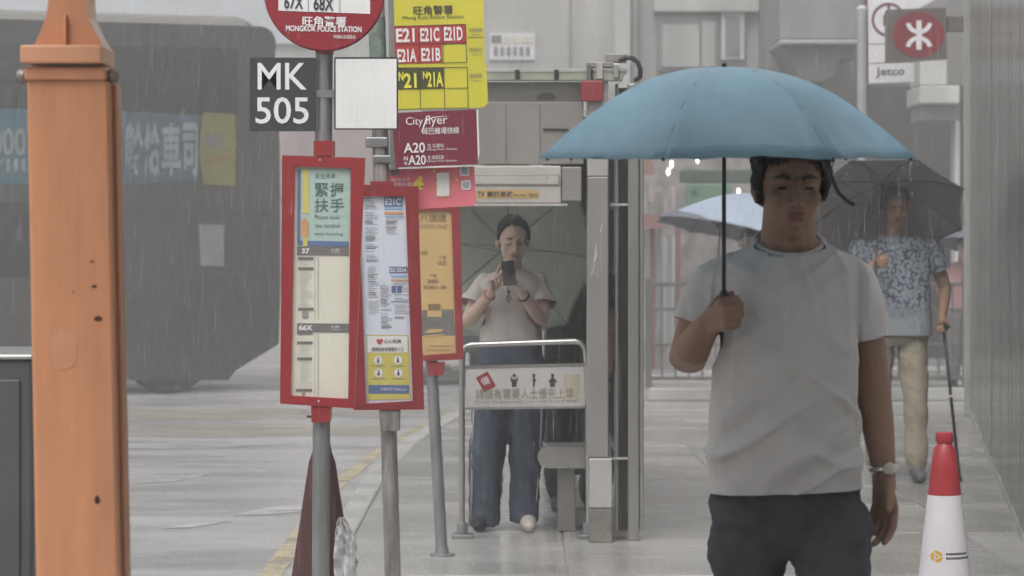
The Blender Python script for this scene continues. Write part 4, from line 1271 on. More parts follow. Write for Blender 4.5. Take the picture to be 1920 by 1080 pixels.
# ------------------------------------------------------------------ umbrellas
m_shaft = M('dark_umbrella_shaft', (.035, .035, .037), .35, .6, var=.2)
DRIPS = []
def umbrella(label, apex, axis, Rr, Hh, n, rot, mat, shaft_to, power=1.9, tip_mat=None, thick=.0012, wr=.006, grp='open umbrellas', sagk=.010, hubk=.8, ribr=.0022):
    """apex: top of the canopy, axis: unit vector handle -> apex, shaft_to: where the handle ends"""
    apex = Vector(apex); ax = Vector(axis).normalized()
    e1 = ax.cross(Vector((0, 1, 0)))
    e1 = e1.normalized() if e1.length > .05 else Vector((1, 0, 0))
    e1 = (e1 - ax * e1.dot(ax)).normalized()
    e2 = ax.cross(e1)
    u_ = thing('umbrella', label, 'umbrella', shaft_to, grp)
    nr, ng = 16, 20
    def rib(k, t):
        a = rot + 2 * math.pi * k / n
        return apex + (e1 * math.cos(a) + e2 * math.sin(a)) * Rr * t - ax * Hh * (t ** power)
    v = [apex]
    for i in range(1, nr + 1):
        t = i / nr
        for k in range(n):
            for j in range(ng):
                u = j / ng
                p = rib(k, t).lerp(rib(k + 1, t), u)
                c = apex - ax * (apex - p).dot(ax)
                s_ = 4 * u * (1 - u)
                p = c + (p - c) * (1 - .022 * s_ * t ** 3)
                p += ax * (sagk * s_ * t * t * Rr / .5)
                uu = min(u, 1 - u)
                pl = math.exp(-uu / .10) * t ** 5
                p += (p - c).normalized() * (pl * wr * 1.7 * (1 - math.cos(uu * 70))) + ax * wr * .6 * noise.noise(p * 14) * t * min(1, uu * 6)
                v.append(p)
    f = []
    m_ = n * ng
    for j in range(m_):
        f.append((0, 1 + j, 1 + (j + 1) % m_))
    for i in range(nr - 1):
        for j in range(m_):
            a = 1 + i * m_ + j; b = 1 + i * m_ + (j + 1) % m_
            f.append((a, b, b + m_, a + m_))
    mb = MB().add(v, f)
    o = part('canopy', mb, mat, u_, smooth=True)
    rs_ = set()
    for e_ in o.data.edges:
        a_, b2 = e_.vertices
        if all(q == 0 or (q - 1) % ng == 0 for q in (a_, b2)) and (0 in (a_, b2) or abs(a_ - b2) == m_):
            e_.use_edge_sharp = True
    sd = o.modifiers.new('s', 'SOLIDIFY'); sd.thickness = thick; sd.offset = 0
    hub = apex - ax * (Hh * hubk)
    for k in range(n):
        pts_ = [rib(k, t) - ax * .005 for t in (.02, .25, .5, .75, .97)]
        rb_ = part('rib', MB().tube(pts_, ribr, 6), m_shaft, u_)
        part('stretcher', MB().tube([hub, rib(k, .52) - ax * .006], ribr * .9, 6), m_shaft, rb_)
        part('gore_seam', MB().tube([rib(k, t) + ax * .0006 for t in (.06, .3, .5, .7, .85, .985)], .0013, 5), m_useam if mat is m_ublue else mat, u_)
        DRIPS.append(rib(k, 1.0))
        part('rib_tip', MB().ell(rib(k, 1.0), (.005, .005, .005), 8, 5), tip_mat or m_shaft, u_)
    part('shaft', MB().tube([apex + ax * .004, Vector(shaft_to)], .0055, 10), m_shaft, u_, smooth='auto')
    part('runner', MB().tube([hub + ax * .015, hub - ax * .03], .011, 10), m_shaft, u_, smooth='auto')
    part('ferrule', MB().tube([apex - ax * .002, apex + ax * .010], .006, 8), m_shaft, u_)
    d = (Vector(shaft_to) - apex).normalized()
    part('handle', MB().capsule([Vector(shaft_to) - d * .085, Vector(shaft_to)], .012), m_black, u_, smooth=True)
    return u_, rib

m_ublue = M('blue_umbrella_cloth', sr(156, 196, 215), .34, var=.10, scale=7, trans=.32, coat=.45, bump=.35, bscale=150)
m_useam = M('shaded_umbrella_seam', sr(70, 112, 136), .5, var=.1)  # seams coloured darker to stand in for light contrast between the gores
m_ugreen = M('grey_green_umbrella_cloth', (.50, .54, .47), .5, var=.06, scale=4, trans=.45)
m_ugrey = M('grey_umbrella_cloth', (.36, .33, .34), .5, var=.12, scale=6, trans=.38)
m_upale = M('pale_blue_umbrella_cloth', (.52, .60, .72), .45, var=.06, trans=.25)
m_umid = M('slate_umbrella_cloth', (.20, .21, .25), .5, var=.1, trans=.15)

YM = 7.14
UROT = R(119)
shx = P(1358, 560, 6.93)
um1, rib1 = umbrella('large sky blue umbrella over the man in the white T-shirt', P(1358, 126, 6.93), (.0, -.034, 1), .480, .238, 7, UROT, m_ublue, P(1357, 612, 6.95), 2.3, wr=.014, sagk=.003)
part('strap', MB().tube([P(1543, 302, 6.6), P(1556, 318, 6.6), P(1562, 340, 6.6), P(1572, 362, 6.6), P(1588, 376, 6.6), P(1602, 385, 6.6)], [.006, .007, .006, .005, .0045, .005], 8), m_black, um1, smooth='auto')

um2, _ = umbrella('grey-green umbrella resting behind the woman with the phone', P(948, 462, 14.46), (.06, .97, .12), .52, .19, 8, R(-22), m_ugreen, P(955, 548, 13.86), 1.9, wr=.005, hubk=1.15, ribr=.0013)
um3, _ = umbrella('dark grey umbrella of the older man with the cane', P(1655, 345, 16.95), (.06, .62, .78), .53, .22, 8, R(14), m_ugrey, P(1641, 512, 16.62), 1.9, tip_mat=m_shaft)
um4, _ = umbrella('pale blue umbrella behind the shoulder of the man in the white T-shirt', P(1432, 366, 18.4), (.22, -.05, .97), .56, .24, 8, R(5), m_upale, P(1420, 520, 18.45), 1.9)
um5, _ = umbrella('slate grey umbrella half hidden behind the pale blue umbrella', P(1352, 384, 20.6), (.18, .1, .97), .50, .2, 8, R(20), m_umid, P(1345, 520, 20.6), 1.9)
um6, _ = umbrella('small dark umbrella beyond the railing at the hoarding end', P(1816, 424, 27.2), (.12, .2, .97), .34, .2, 8, R(9), m_umid, P(1812, 520, 27.15), 1.9)

# ------------------------------------------------------------------ people: building blocks
def torso(mb, rows, Y, n=22, e=2.4):
    """rows: (row, left px, right px, half depth, depth shift) at the depth Y"""
    rings = []
    for py, xl, xr_, ry, dy in rows:
        a = P(xl, py, Y); b = P(xr_, py, Y)
        cx, rx = (a.x + b.x) / 2, (b.x - a.x) / 2
        ring = []
        for j in range(n):
            t = 2 * math.pi * j / n
            c, s_ = math.cos(t), math.sin(t)
            ring.append(Vector((cx + rx * math.copysign(abs(c) ** (2 / e), c), Y + dy + ry * math.copysign(abs(s_) ** (2 / e), s_), a.z)))
        rings.append(ring)
    return mb.loft(rings)

def head(mb, c, k, pitch=0, yaw=0, roll=0, ears=1):
    """head facing the camera, k = 1 for a 0.235 m head; returns its matrix"""
    Mh = Matrix.Translation(c) @ Matrix.Rotation(R(yaw), 4, 'Z') @ Matrix.Rotation(R(roll), 4, 'Y') @ Matrix.Rotation(R(pitch), 4, 'X') @ Matrix.Scale(k, 4)
    s0 = len(mb.v)
    mb.ell((0, .014, .03), (.074, .094, .086), 20, 14)
    mb.ell((0, -.022, -.028), (.062, .068, .082), 20, 14)
    mb.ell((0, -.03, -.072), (.046, .05, .036), 16, 10)
    mb.ell((0, -.066, -.098), (.022, .02, .016), 12, 8)
    mb.capsule([(0, -.086, .016), (0, -.100, -.008), (0, -.108, -.026)], [.008, .0095, .0125], 10)
    for s_ in (-1, 1):
        mb.ell((s_ * .0125, -.097, -.030), (.0085, .010, .0075), 10, 7)
        mb.ell((s_ * .036, -.060, -.022), (.025, .024, .024), 12, 8)
        mb.ell((s_ * .030, -.076, .023), (.024, .013, .008), 12, 7)
        if ears:
            mb.ell((s_ * .076, .012, -.006), (.010, .021, .032), 10, 8, Matrix.Rotation(s_ * .25, 3, 'Z'))
    mb.ell((0, -.084, -.054), (.022, .011, .006), 12, 7)
    mb.ell((0, -.083, -.066), (.019, .011, .007), 12, 7)
    mb.xf(Mh, s0)
    return Mh

m_eye = M('eye_dark', (.02, .016, .014), .25, var=.1)
m_lid = M('brow_dark', (.035, .028, .024), .6, var=.2)
m_lip = M('lip_skin', (.34, .135, .115), .4, var=.08)
m_lip_d = M('lip_skin_dark', (.22, .10, .085), .45, var=.08)
def face(Mh, parent, closed=False, lip=None, brow=.0045):
    for s_ in (-1, 1):
        e = MB()
        if closed:
            e.capsule([(s_ * .017, -.0875, .002), (s_ * .031, -.0885, -.0035), (s_ * .045, -.080, .001)], [.0018, .0026, .0018], 8)
        else:
            e.ell((s_ * .031, -.0815, .003), (.0105, .0075, .0034), 12, 8)
        part('eye', e.xf(Mh), m_eye, parent, smooth=True)
        part('eyebrow', MB().capsule([(s_ * .016, -.091, .026), (s_ * .032, -.0885, .030), (s_ * .050, -.074, .025)], [brow * .8, brow, brow * .5], 8).xf(Mh), m_lid, parent, smooth=True)
    l = MB()
    l.ell((0, -.0895, -.0545), (.0225, .0075, .0045), 14, 8)
    l.ell((0, -.0885, -.0645), (.0195, .0075, .0055), 14, 8)
    part('lips', l.xf(Mh), lip or m_lip, parent, smooth=True)

def hand(mb, w, d, n, k=1.0, ts=1, curl=(25, 35, 20), thumb=(.55, .65, .45), tb=25, spread=3, r=1.0):
    """w wrist, d wrist -> knuckles, n the way the palm faces, ts which side the thumb is on; five separate bent fingers"""
    w = Vector(w); d = Vector(d).normalized(); n = Vector(n); n = (n - d * n.dot(d)).normalized()
    sd = d.cross(n) * ts
    for i, (lat, ln, fl) in enumerate(((.030, .094, .95), (.010, .098, 1.05), (-.010, .094, .98), (-.029, .085, .78))):
        kn = w + (d * ln + sd * lat) * k
        mb.capsule([w + (d * .008 + sd * lat * .55) * k, w.lerp(kn, .55) + n * .004 * k, kn], [.016 * k * r, .0145 * k * r, .0112 * k * r], 10)
        c = curl[i] if isinstance(curl[0], (tuple, list)) else curl
        a = 0
        p = kn
        pts = [p]
        dd = (d + sd * math.tan(R(spread * (1.4 - i)))).normalized()
        for L, cc_ in zip((.044, .027, .022), c):
            a += cc_
            p = p + (dd * math.cos(R(a)) + n * math.sin(R(a))) * L * fl * k
            pts.append(p)
        mb.capsule(pts, [.0105 * k * r, .0098 * k * r, .0088 * k * r, .0075 * k * r], 10)
    b = w + (d * .028 + sd * .026 + n * .006) * k
    td = (d * thumb[0] + sd * thumb[1] + n * thumb[2]).normalized()
    td2 = (td * math.cos(R(tb)) + (d * .6 + n * .5 - sd * .3).normalized() * math.sin(R(tb))).normalized()
    mb.capsule([w + d * .01 * k, b, b + td * .042 * k, b + (td * .042 + td2 * .034) * k], [.015 * k, .0155 * k, .0118 * k, .0088 * k], 10)

def shoe(mb, an, toe, L=.26, wd=.045):
    an = Vector(an); t = Vector(toe); t.z = 0; t.normalize()
    g = an.z - .085
    heel = Vector((an.x, an.y, 0)) - t * .055
    mb.capsule([heel + Vector((0, 0, g + .045)), heel + t * .1 + Vector((0, 0, g + .05)), heel + t * (L * .7) + Vector((0, 0, g + .038)), heel + t * (L - .04) + Vector((0, 0, g + .032))], [.040, .046, wd, .033], 12)
    mb.capsule([an + Vector((0, 0, .01)), heel + t * .04 + Vector((0, 0, g + .05))], [.042, .045], 10)

def folds(amp, fx, fz, diag=0., seed=0):
    def f(c, n_):
        q = Vector((c.x * fx + c.z * diag + seed, c.y * fx, c.z * fz))
        return amp * (noise.noise(q) + .5 * noise.noise(q * 2.3)) + amp * .15 * noise.noise(c * 90)
    return f

m_skin_tan = M('tan_skin', (.29, .175, .12), .55, var=.08, scale=14, sub=.06, bump=.05)
m_skin_fair = M('fair_skin', (.60, .44, .355), .7, var=.06, scale=14, sub=.08, bump=.04)
m_skin_old = M('weathered_skin', (.38, .225, .15), .55, var=.1, scale=14, sub=.05, bump=.08)
m_hair = M('black_hair', (.018, .015, .013), .45, var=.3, scale=60, stretch=(1, 1, .15), bump=.5)
m_hair_g = M('greying_hair', (.09, .083, .078), .5, var=.4, scale=60, bump=.5)
m_tee = M('grey_white_cotton', (.56, .55, .54), .85, var=.09, scale=4, bump=.12, bscale=60)
m_pants = M('charcoal_trousers', (.062, .064, .074), .85, var=.2, scale=8, bump=.15, bscale=60)
m_jeans = M('blue_jeans', (.058, .073, .102), .8, var=.3, scale=7, bump=.2, bscale=90)
m_cream = M('cream_cotton', (.52, .485, .45), .85, var=.05, bump=.12, bscale=60)
m_khaki = M('khaki_trousers', (.36, .32, .24), .85, var=.1, scale=9, bump=.15)
m_dcloth = M('dark_cloth', (.028, .028, .028), .85, var=.2, bump=.15)
m_shoe_w = M('off_white_shoe', (.5, .46, .42), .5, var=.12)
m_shoe_d = M('dark_shoe', (.03, .03, .033), .5, var=.2)
m_metal = M('watch_metal', (.6, .57, .5), .25, 1., var=.1)

# ------------------------------------------------------------------ man in the white T-shirt under the blue umbrella
Y = YM
man = thing('person', 'man in grey-white T-shirt and charcoal trousers walking under the blue umbrella', 'person', (P(1475, 0, Y).x, Y, 0))
J = lambda px, py, dy=0.: P(px, py, Y + dy) if dy == 0 else P(960 + (px - 960), py, Y + dy)
b_ = MB()
hc = J(1482, 350); k = 1.19
Mh = head(b_, hc, k, 6, 3)
b_.capsule([hc + Vector((0, .025, -.05)), J(1478, 462, .02)], [.070, .076], 16)
torso(b_, [(455, 1440, 1515, .05, .02), (510, 1350, 1600, .09, .02), (700, 1350, 1590, .10, .0), (930, 1352, 1598, .10, 0), (1000, 1362, 1590, .10, 0)], Y)
b_.ell(J(1479, 482, .02), (.125, .066, .060), 18, 12)
shL, shR = J(1340, 532, .02), J(1600, 528, .02)
elL, elR = J(1288, 676, .01), J(1637, 735, .06)
wrL = P(1322, 612, Y - .155); wrR = P(1657, 880, Y + .02)
b_.capsule([shL, shL.lerp(elL, .5) + Vector((-.004, 0, 0)), elL, elL.lerp(wrL, .4) + Vector((-.004, 0, -.004)), wrL], [.058, .057, .051, .049, .034], 16)
b_.capsule([shR, shR.lerp(elR, .5), elR, elR.lerp(wrR, .35), wrR], [.058, .058, .048, .046, .033], 16)
# his fist round the shaft, his other hand hanging
hand(b_, wrL, (.42, -.75, .34), (.80, .42, .10), 1.05, 1, (72, 88, 55), (.35, .55, .55), 55, 1, 1.08)
hand(b_, wrR, (.05, .05, -1), (-.75, -.55, 0), 1.12, -1, ((14, 24, 14), (18, 28, 16), (22, 30, 18), (26, 34, 20)), (.75, .42, .45), 12, 3, 1.1)
hipL, hipR = J(1412, 960, 0), J(1545, 960, 0)
ankL = Vector((P(1415, 0, Y).x, Y + .30, .16)); ankR = Vector((P(1560, 0, Y).x, Y - .30, .085))
kneL = Vector((P(1412, 0, Y).x, Y - .02, .47)); kneR = Vector((P(1558, 0, Y).x, Y - .18, .48))
for h_, kn_, an_ in ((hipL, kneL, ankL), (hipR, kneR, ankR)):
    b_.capsule([h_, kn_, kn_.lerp(an_, .35), an_], [.08, .055, .052, .036], 14)
body = skin_part('body', b_, .0042, m_skin_tan, man, 3)
face(Mh, man, lip=m_lip_d)
h_ = MB()
h_.ell((0, .026, .050), (.083, .098, .082), 20, 12)
h_.ell((0, .06, .0), (.076, .055, .07), 16, 10)
h_.capsule([(-.05, -.068, .088), (0, -.085, .092), (.05, -.068, .086)], [.022, .026, .022])
for s_ in (-1, 1):
    h_.capsule([(s_ * .072, -.035, .06), (s_ * .077, -.012, .015), (s_ * .074, -.004, -.02)], [.018, .014, .008])
    h_.ell((s_ * .066, .045, .0), (.015, .04, .045), 10, 8)
h_.xf(Mh)
skin_part('hair', h_, .0038, m_hair, man, 1, lambda c, n_: .007 * noise.noise(c * 38) + .006 * max(0, 1 - 3 * abs(noise.noise(Vector((c.x * 110, c.y * 70, c.z * 34))))) - .002)
s_ = MB()
torso(s_, [(448, 1428, 1530, .064, .02), (458, 1408, 1550, .078, .02), (470, 1384, 1574, .090, .02), (488, 1356, 1598, .104, .018), (515, 1332, 1612, .118, .01), (560, 1330, 1610, .128, .005), (620, 1334, 1606, .13, 0), (700, 1334, 1604, .128, -.005), (780, 1330, 1608, .13, -.005), (850, 1328, 1612, .128, -.004), (905, 1326, 1616, .126, -.003), (924, 1326, 1619, .126, -.003)], Y, 28)
sa = shL.lerp(elL, .60); sb = shR.lerp(elR, .52)
s_.capsule([shL + Vector((.06, 0, .03)), shL, shL.lerp(elL, .25)], [.060, .066, .070], 18)
s_.tube([shL, shL.lerp(elL, .3), sa + Vector((.004, 0, .0))], [.066, .073, .078], 18)
s_.capsule([shR + Vector((-.06, 0, .03)), shR, shR.lerp(elR, .2)], [.060, .066, .070], 18)
s_.tube([shR, shR.lerp(elR, .25), sb], [.066, .073, .079], 18)
def tee_f(c, n_):
    low = max(0, min(1, (1.25 - c.z) / .3))
    a = noise.noise(Vector((c.x * 9 + c.z * 5, c.y * 5, c.z * 4)))
    b = noise.noise(Vector((c.x * 16 - c.z * 12, c.y * 6, c.z * 9 + 3)))
    g = math.sin((c.z * 1.9 - (c.x - .75) * 1.0) * 26) * math.exp(-((c.z - .965 - (c.x - .83) * .25) / .075) ** 2) * max(0, min(1, (c.x - .66) / .14))
    r1_ = 1 - 2 * abs(noise.noise(Vector((c.x * 7 + c.z * 7, c.y * 4, c.z * 3.2 + 7))))
    r2_ = 1 - 2 * abs(noise.noise(Vector((c.x * 9 - c.z * 9, c.y * 5, c.z * 5 + 17))))
    cr1 = max(0, 1 - 4.5 * abs(noise.noise(Vector((c.x * 5 + c.z * 5.5, c.y * 3, c.z * 2.4 + 7)))))
    cr2 = max(0, 1 - 5 * abs(noise.noise(Vector((c.x * 6 - c.z * 7, c.y * 3, c.z * 4 + 17)))))
    cr3 = max(0, 1 - 5 * abs(noise.noise(Vector((c.x * 11 + 3, c.y * 6, c.z * 2.2)))))
    fr_ = min(1, abs(n_.y) * 1.3) if abs(n_.y) > .25 else .2
    return fr_ * low * (.012 * a + .007 * b + .014 * g + .022 * cr1 + .010 * cr2) + fr_ * ((1 - low) * (.008 * a + .011 * cr3 + .005 * cr1) + .004 * b + .005 * cr2)
tee = skin_part('t_shirt', s_, .0055, m_tee, man, 3, tee_f, cuts=[((P(1475, 918, Y)), (.03, 0, -1), .32), (P(1479, 447, Y + .02), (0, -.42, 1), .125), (sa + (sa - shL).normalized() * -.012, (sa - shL), .11), (sb + (sb - shR).normalized() * -.012, (sb - shR), .11)])
rim = [Mh.translation * 0 + Vector(()) for _ in ()]
nk = P(1479, 447, Y + .02)
cl = []
for j in range(24):
    t = 2 * math.pi * j / 24
    cl.append(nk + Vector((math.cos(t) * .090, math.sin(t) * .088, .42 * .088 * math.sin(t) - .013)))
part('collar', MB().tube(cl, .0115, 10, closed=True), m_tee, man, smooth=True)
t_ = MB()
torso(t_, [(905, 1335, 1610, .112, 0), (930, 1332, 1614, .118, 0), (970, 1330, 1620, .124, .0), (1010, 1334, 1622, .122, .005), (1040, 1350, 1610, .10, .01)], Y, 26)
for h2, kn_, an_, dx in ((hipL, kneL, ankL, -.012), (hipR, kneR, ankR, .012)):
    t_.capsule([h2 + Vector((dx, 0, -.01)), h2.lerp(kn_, .35) + Vector((dx, 0, 0)), kn_, kn_.lerp(an_, .5), an_ + Vector((0, 0, .02))], [.104, .104, .084, .078, .072], 18)
skin_part('trousers', t_, .0065, m_pants, man, 3, folds(.015, 12, 10, 8, 2))
for an_, td in ((ankL, (0, -1, 0)), (ankR, (.05, -1, 0))):
    sh_ = MB(); shoe(sh_, an_, td, .28, .05)
    skin_part('shoe', sh_, .007, m_shoe_d, man, 2)
wt = part('watch', MB().tube([wrR + Vector((math.cos(a) * .034, math.sin(a) * .034, .006 * math.cos(a) + .004)) for a in [i / 20 * 6.2832 for i in range(20)]], .008, 8, closed=True, flat=1.3), m_metal, man, smooth=True)
part('watch_face', MB().lathe([(.002, -.005), (.017, -.005), (.018, 0), (.015, .005), (.002, .006)], n=18).xf(Matrix.Translation(wrR + Vector((.008, -.037, .005))) @ Matrix.Rotation(R(90), 4, 'X')), m_metal, wt, smooth='auto')

# ------------------------------------------------------------------ woman with a phone in the shelter
Y = 13.95
wom = thing('person', 'woman in cream top and wide blue jeans looking at her phone in the shelter', 'person', (P(952, 0, Y).x, Y, 0))
J = lambda px, py, dy=0.: P(px, py, Y + dy)
b_ = MB()
hc = J(962, 451, -.03); k = 1.06
Mh = head(b_, hc, k, 12, 6)
b_.capsule([hc + Vector((0, .03, -.05)), J(960, 512, .02)], [.047, .052], 14)
torso(b_, [(508, 930, 990, .045, .02), (525, 905, 1018, .075, .02), (600, 910, 1010, .09, .0), (660, 905, 1012, .10, .0), (700, 900, 1012, .10, 0)], Y)
shL, shR = J(908, 530, .02), J(1013, 529, .02)
elL, elR = J(878, 603, -.06), J(1016, 600, -.07)
wrL, wrR = J(921, 549, -.23), J(979, 552, -.24)
for a, e_, w_ in ((shL, elL, wrL), (shR, elR, wrR)):
    b_.capsule([a, a.lerp(e_, .5), e_, e_.lerp(w_, .4), w_], [.046, .044, .038, .036, .024], 14)
phc = J(954, 512, -.32)
hand(b_, wrR, (phc - wrR).normalized() + Vector((-.05, 0, .25)), (-.75, -.5, .15), .92, 1, ((30, 40, 20), (34, 44, 24), (36, 46, 24), (38, 46, 24)), (.8, .25, .3), 14, 3, .92)
hand(b_, wrL, (.12, -.30, .9), (.75, -.55, .1), .92, 1, ((8, 12, 8), (60, 80, 40), (66, 84, 40), (66, 80, 40)), (.6, .5, .5), 20, 3, .92)
hipL, hipR = J(925, 690), J(988, 690)
anL = Vector((P(905, 0, Y).x, Y + .02, .085)); anR = Vector((P(988, 0, Y).x, Y - .02, .085))
for h2, an_ in ((hipL, anL), (hipR, anR)):
    b_.capsule([h2, h2.lerp(an_, .48), an_], [.075, .052, .034], 12)
skin_part('body', b_, .0038, m_skin_fair, wom, 4)
face(Mh, wom, closed=True, brow=.0032)
h_ = MB()
h_.ell((0, .030, .042), (.079, .092, .083), 20, 12)
h_.ell((0, .05, .0), (.074, .06, .075), 16, 10)
for s_ in (-1, 1):
    h_.capsule([(s_ * .045, -.045, .095), (s_ * .068, -.030, .06), (s_ * .077, -.004, .01)], [.016, .014, .010])
h_.capsule([(-.05, -.034, .090), (-.02, -.046, .107), (.02, -.046, .107), (.05, -.034, .090)], [.018, .021, .021, .018])
h_.ell((.0, .13, -.02), (.035, .035, .04), 12, 8)
h_.xf(Mh)
skin_part('hair', h_, .006, m_hair, wom, 2, lambda c, n_: .003 * noise.noise(c * 60))
s_ = MB()
torso(s_, [(508, 932, 990, .055, .02), (516, 912, 1008, .075, .02), (530, 896, 1024, .095, .015), (560, 903, 1016, .11, .0), (600, 904, 1012, .108, .0), (640, 900, 1014, .112, .0), (652, 902, 1014, .112, 0)], Y, 26)
for a, e_, f_ in ((shL, elL, .62), (shR, elR, .66)):
    s_.capsule([a, a.lerp(e_, .3)], [.050, .060], 16)
    s_.tube([a, a.lerp(e_, .35), a.lerp(e_, f_) + Vector((.012 if a is shR else -.012, 0, 0))], [.050, .062, .078], 16)
skin_part('top', s_, .007, m_cream, wom, 2, folds(.009, 11, 7, 3, 5), cuts=[(a.lerp(e_, f_) + Vector((.012 if a is shR else -.012, 0, 0)) - (e_ - a).normalized() * .012, e_ - a, .11) for a, e_, f_ in ((shL, elL, .62), (shR, elR, .66))])
t_ = MB()
torso(t_, [(646, 899, 1016, .115, 0), (690, 893, 1022, .125, .0), (730, 890, 1022, .12, 0), (760, 892, 1020, .10, 0)], Y, 24)
for (ro_) in ([(735, 886, 957, .105), (800, 884, 952, .10), (880, 879, 946, .10), (950, 880, 940, .095), (984, 880, 936, .10)], [(735, 952, 1022, .105), (800, 954, 1019, .10), (880, 955, 1014, .10), (950, 955, 1010, .095), (978, 955, 1008, .10)]):
    torso(t_, [(a, b, c, d, 0) for a, b, c, d in ro_], Y, 20, 2.1)
skin_part('jeans', t_, .008, m_jeans, wom, 2, folds(.015, 12, 6, 6, 9))
m_seam = M('pale_seam', (.32, .34, .36), .8)
for pts_ in (((887, 740), (883, 820), (882, 900), (881, 975)), ((1019, 740), (1017, 820), (1012, 900), (1006, 975))):
    part('side_seam', MB().tube([P(x + (3 if x < 950 else -3), y, Y - .055) for x, y in pts_], .006, 8), m_seam, wom, smooth=True)
for an_, td, m_ in ((anL, (-.15, -1, 0), m_shoe_d), (anR, (.08, -1, 0), m_shoe_w)):
    sh_ = MB(); shoe(sh_, an_, td, .24, .042)
    skin_part('shoe', sh_, .007, m_, wom, 2)
# wristbands
for w_, c_ in ((wrR, m_shoe_d), (wrL, M('pink_band', (.42, .2, .18), .5))):
    d_ = (elR - wrR).normalized() if w_ is wrR else (elL - wrL).normalized()
    a1 = d_.cross(Vector((0, 0, 1))).normalized(); a2 = d_.cross(a1)
    part('wristband', MB().tube([w_ + d_ * .02 + (a1 * math.cos(t) + a2 * math.sin(t)) * .029 for t in [i / 16 * 6.2832 for i in range(16)]], .006, 8, closed=True), c_, wom, smooth=True)
ph = MB().box(-.034, .034, -.0045, .0045, -.070, .070, .004)
ph.xf(Matrix.Translation(phc) @ Matrix.Rotation(R(-6), 4, 'Y') @ Matrix.Rotation(R(-28), 4, 'X'))
phone = thing('phone', 'dark smartphone held up by the woman in the cream top', 'phone', phc)
part('phone_body', ph, M('dark_phone_case', (.03, .022, .024), .35, var=.2), phone)
lens = MB().box(-.030, -.012, .0052, .0075, .045, .068, .003)
part('camera_bump', MB().box(.010, .032, -.0075, -.0052, .040, .068, .001).xf(Matrix.Translation(phc) @ Matrix.Rotation(R(-6), 4, 'Y') @ Matrix.Rotation(R(-28), 4, 'X')), m_black, phone)
part('charm', MB().tube([P(952, 538, Y - .3), P(953, 552, Y - .29), P(950, 560, Y - .29), P(954, 568, Y - .29), P(957, 560, Y - .29), P(954, 552, Y - .29)], .003, 6), m_black, phone, smooth=True)

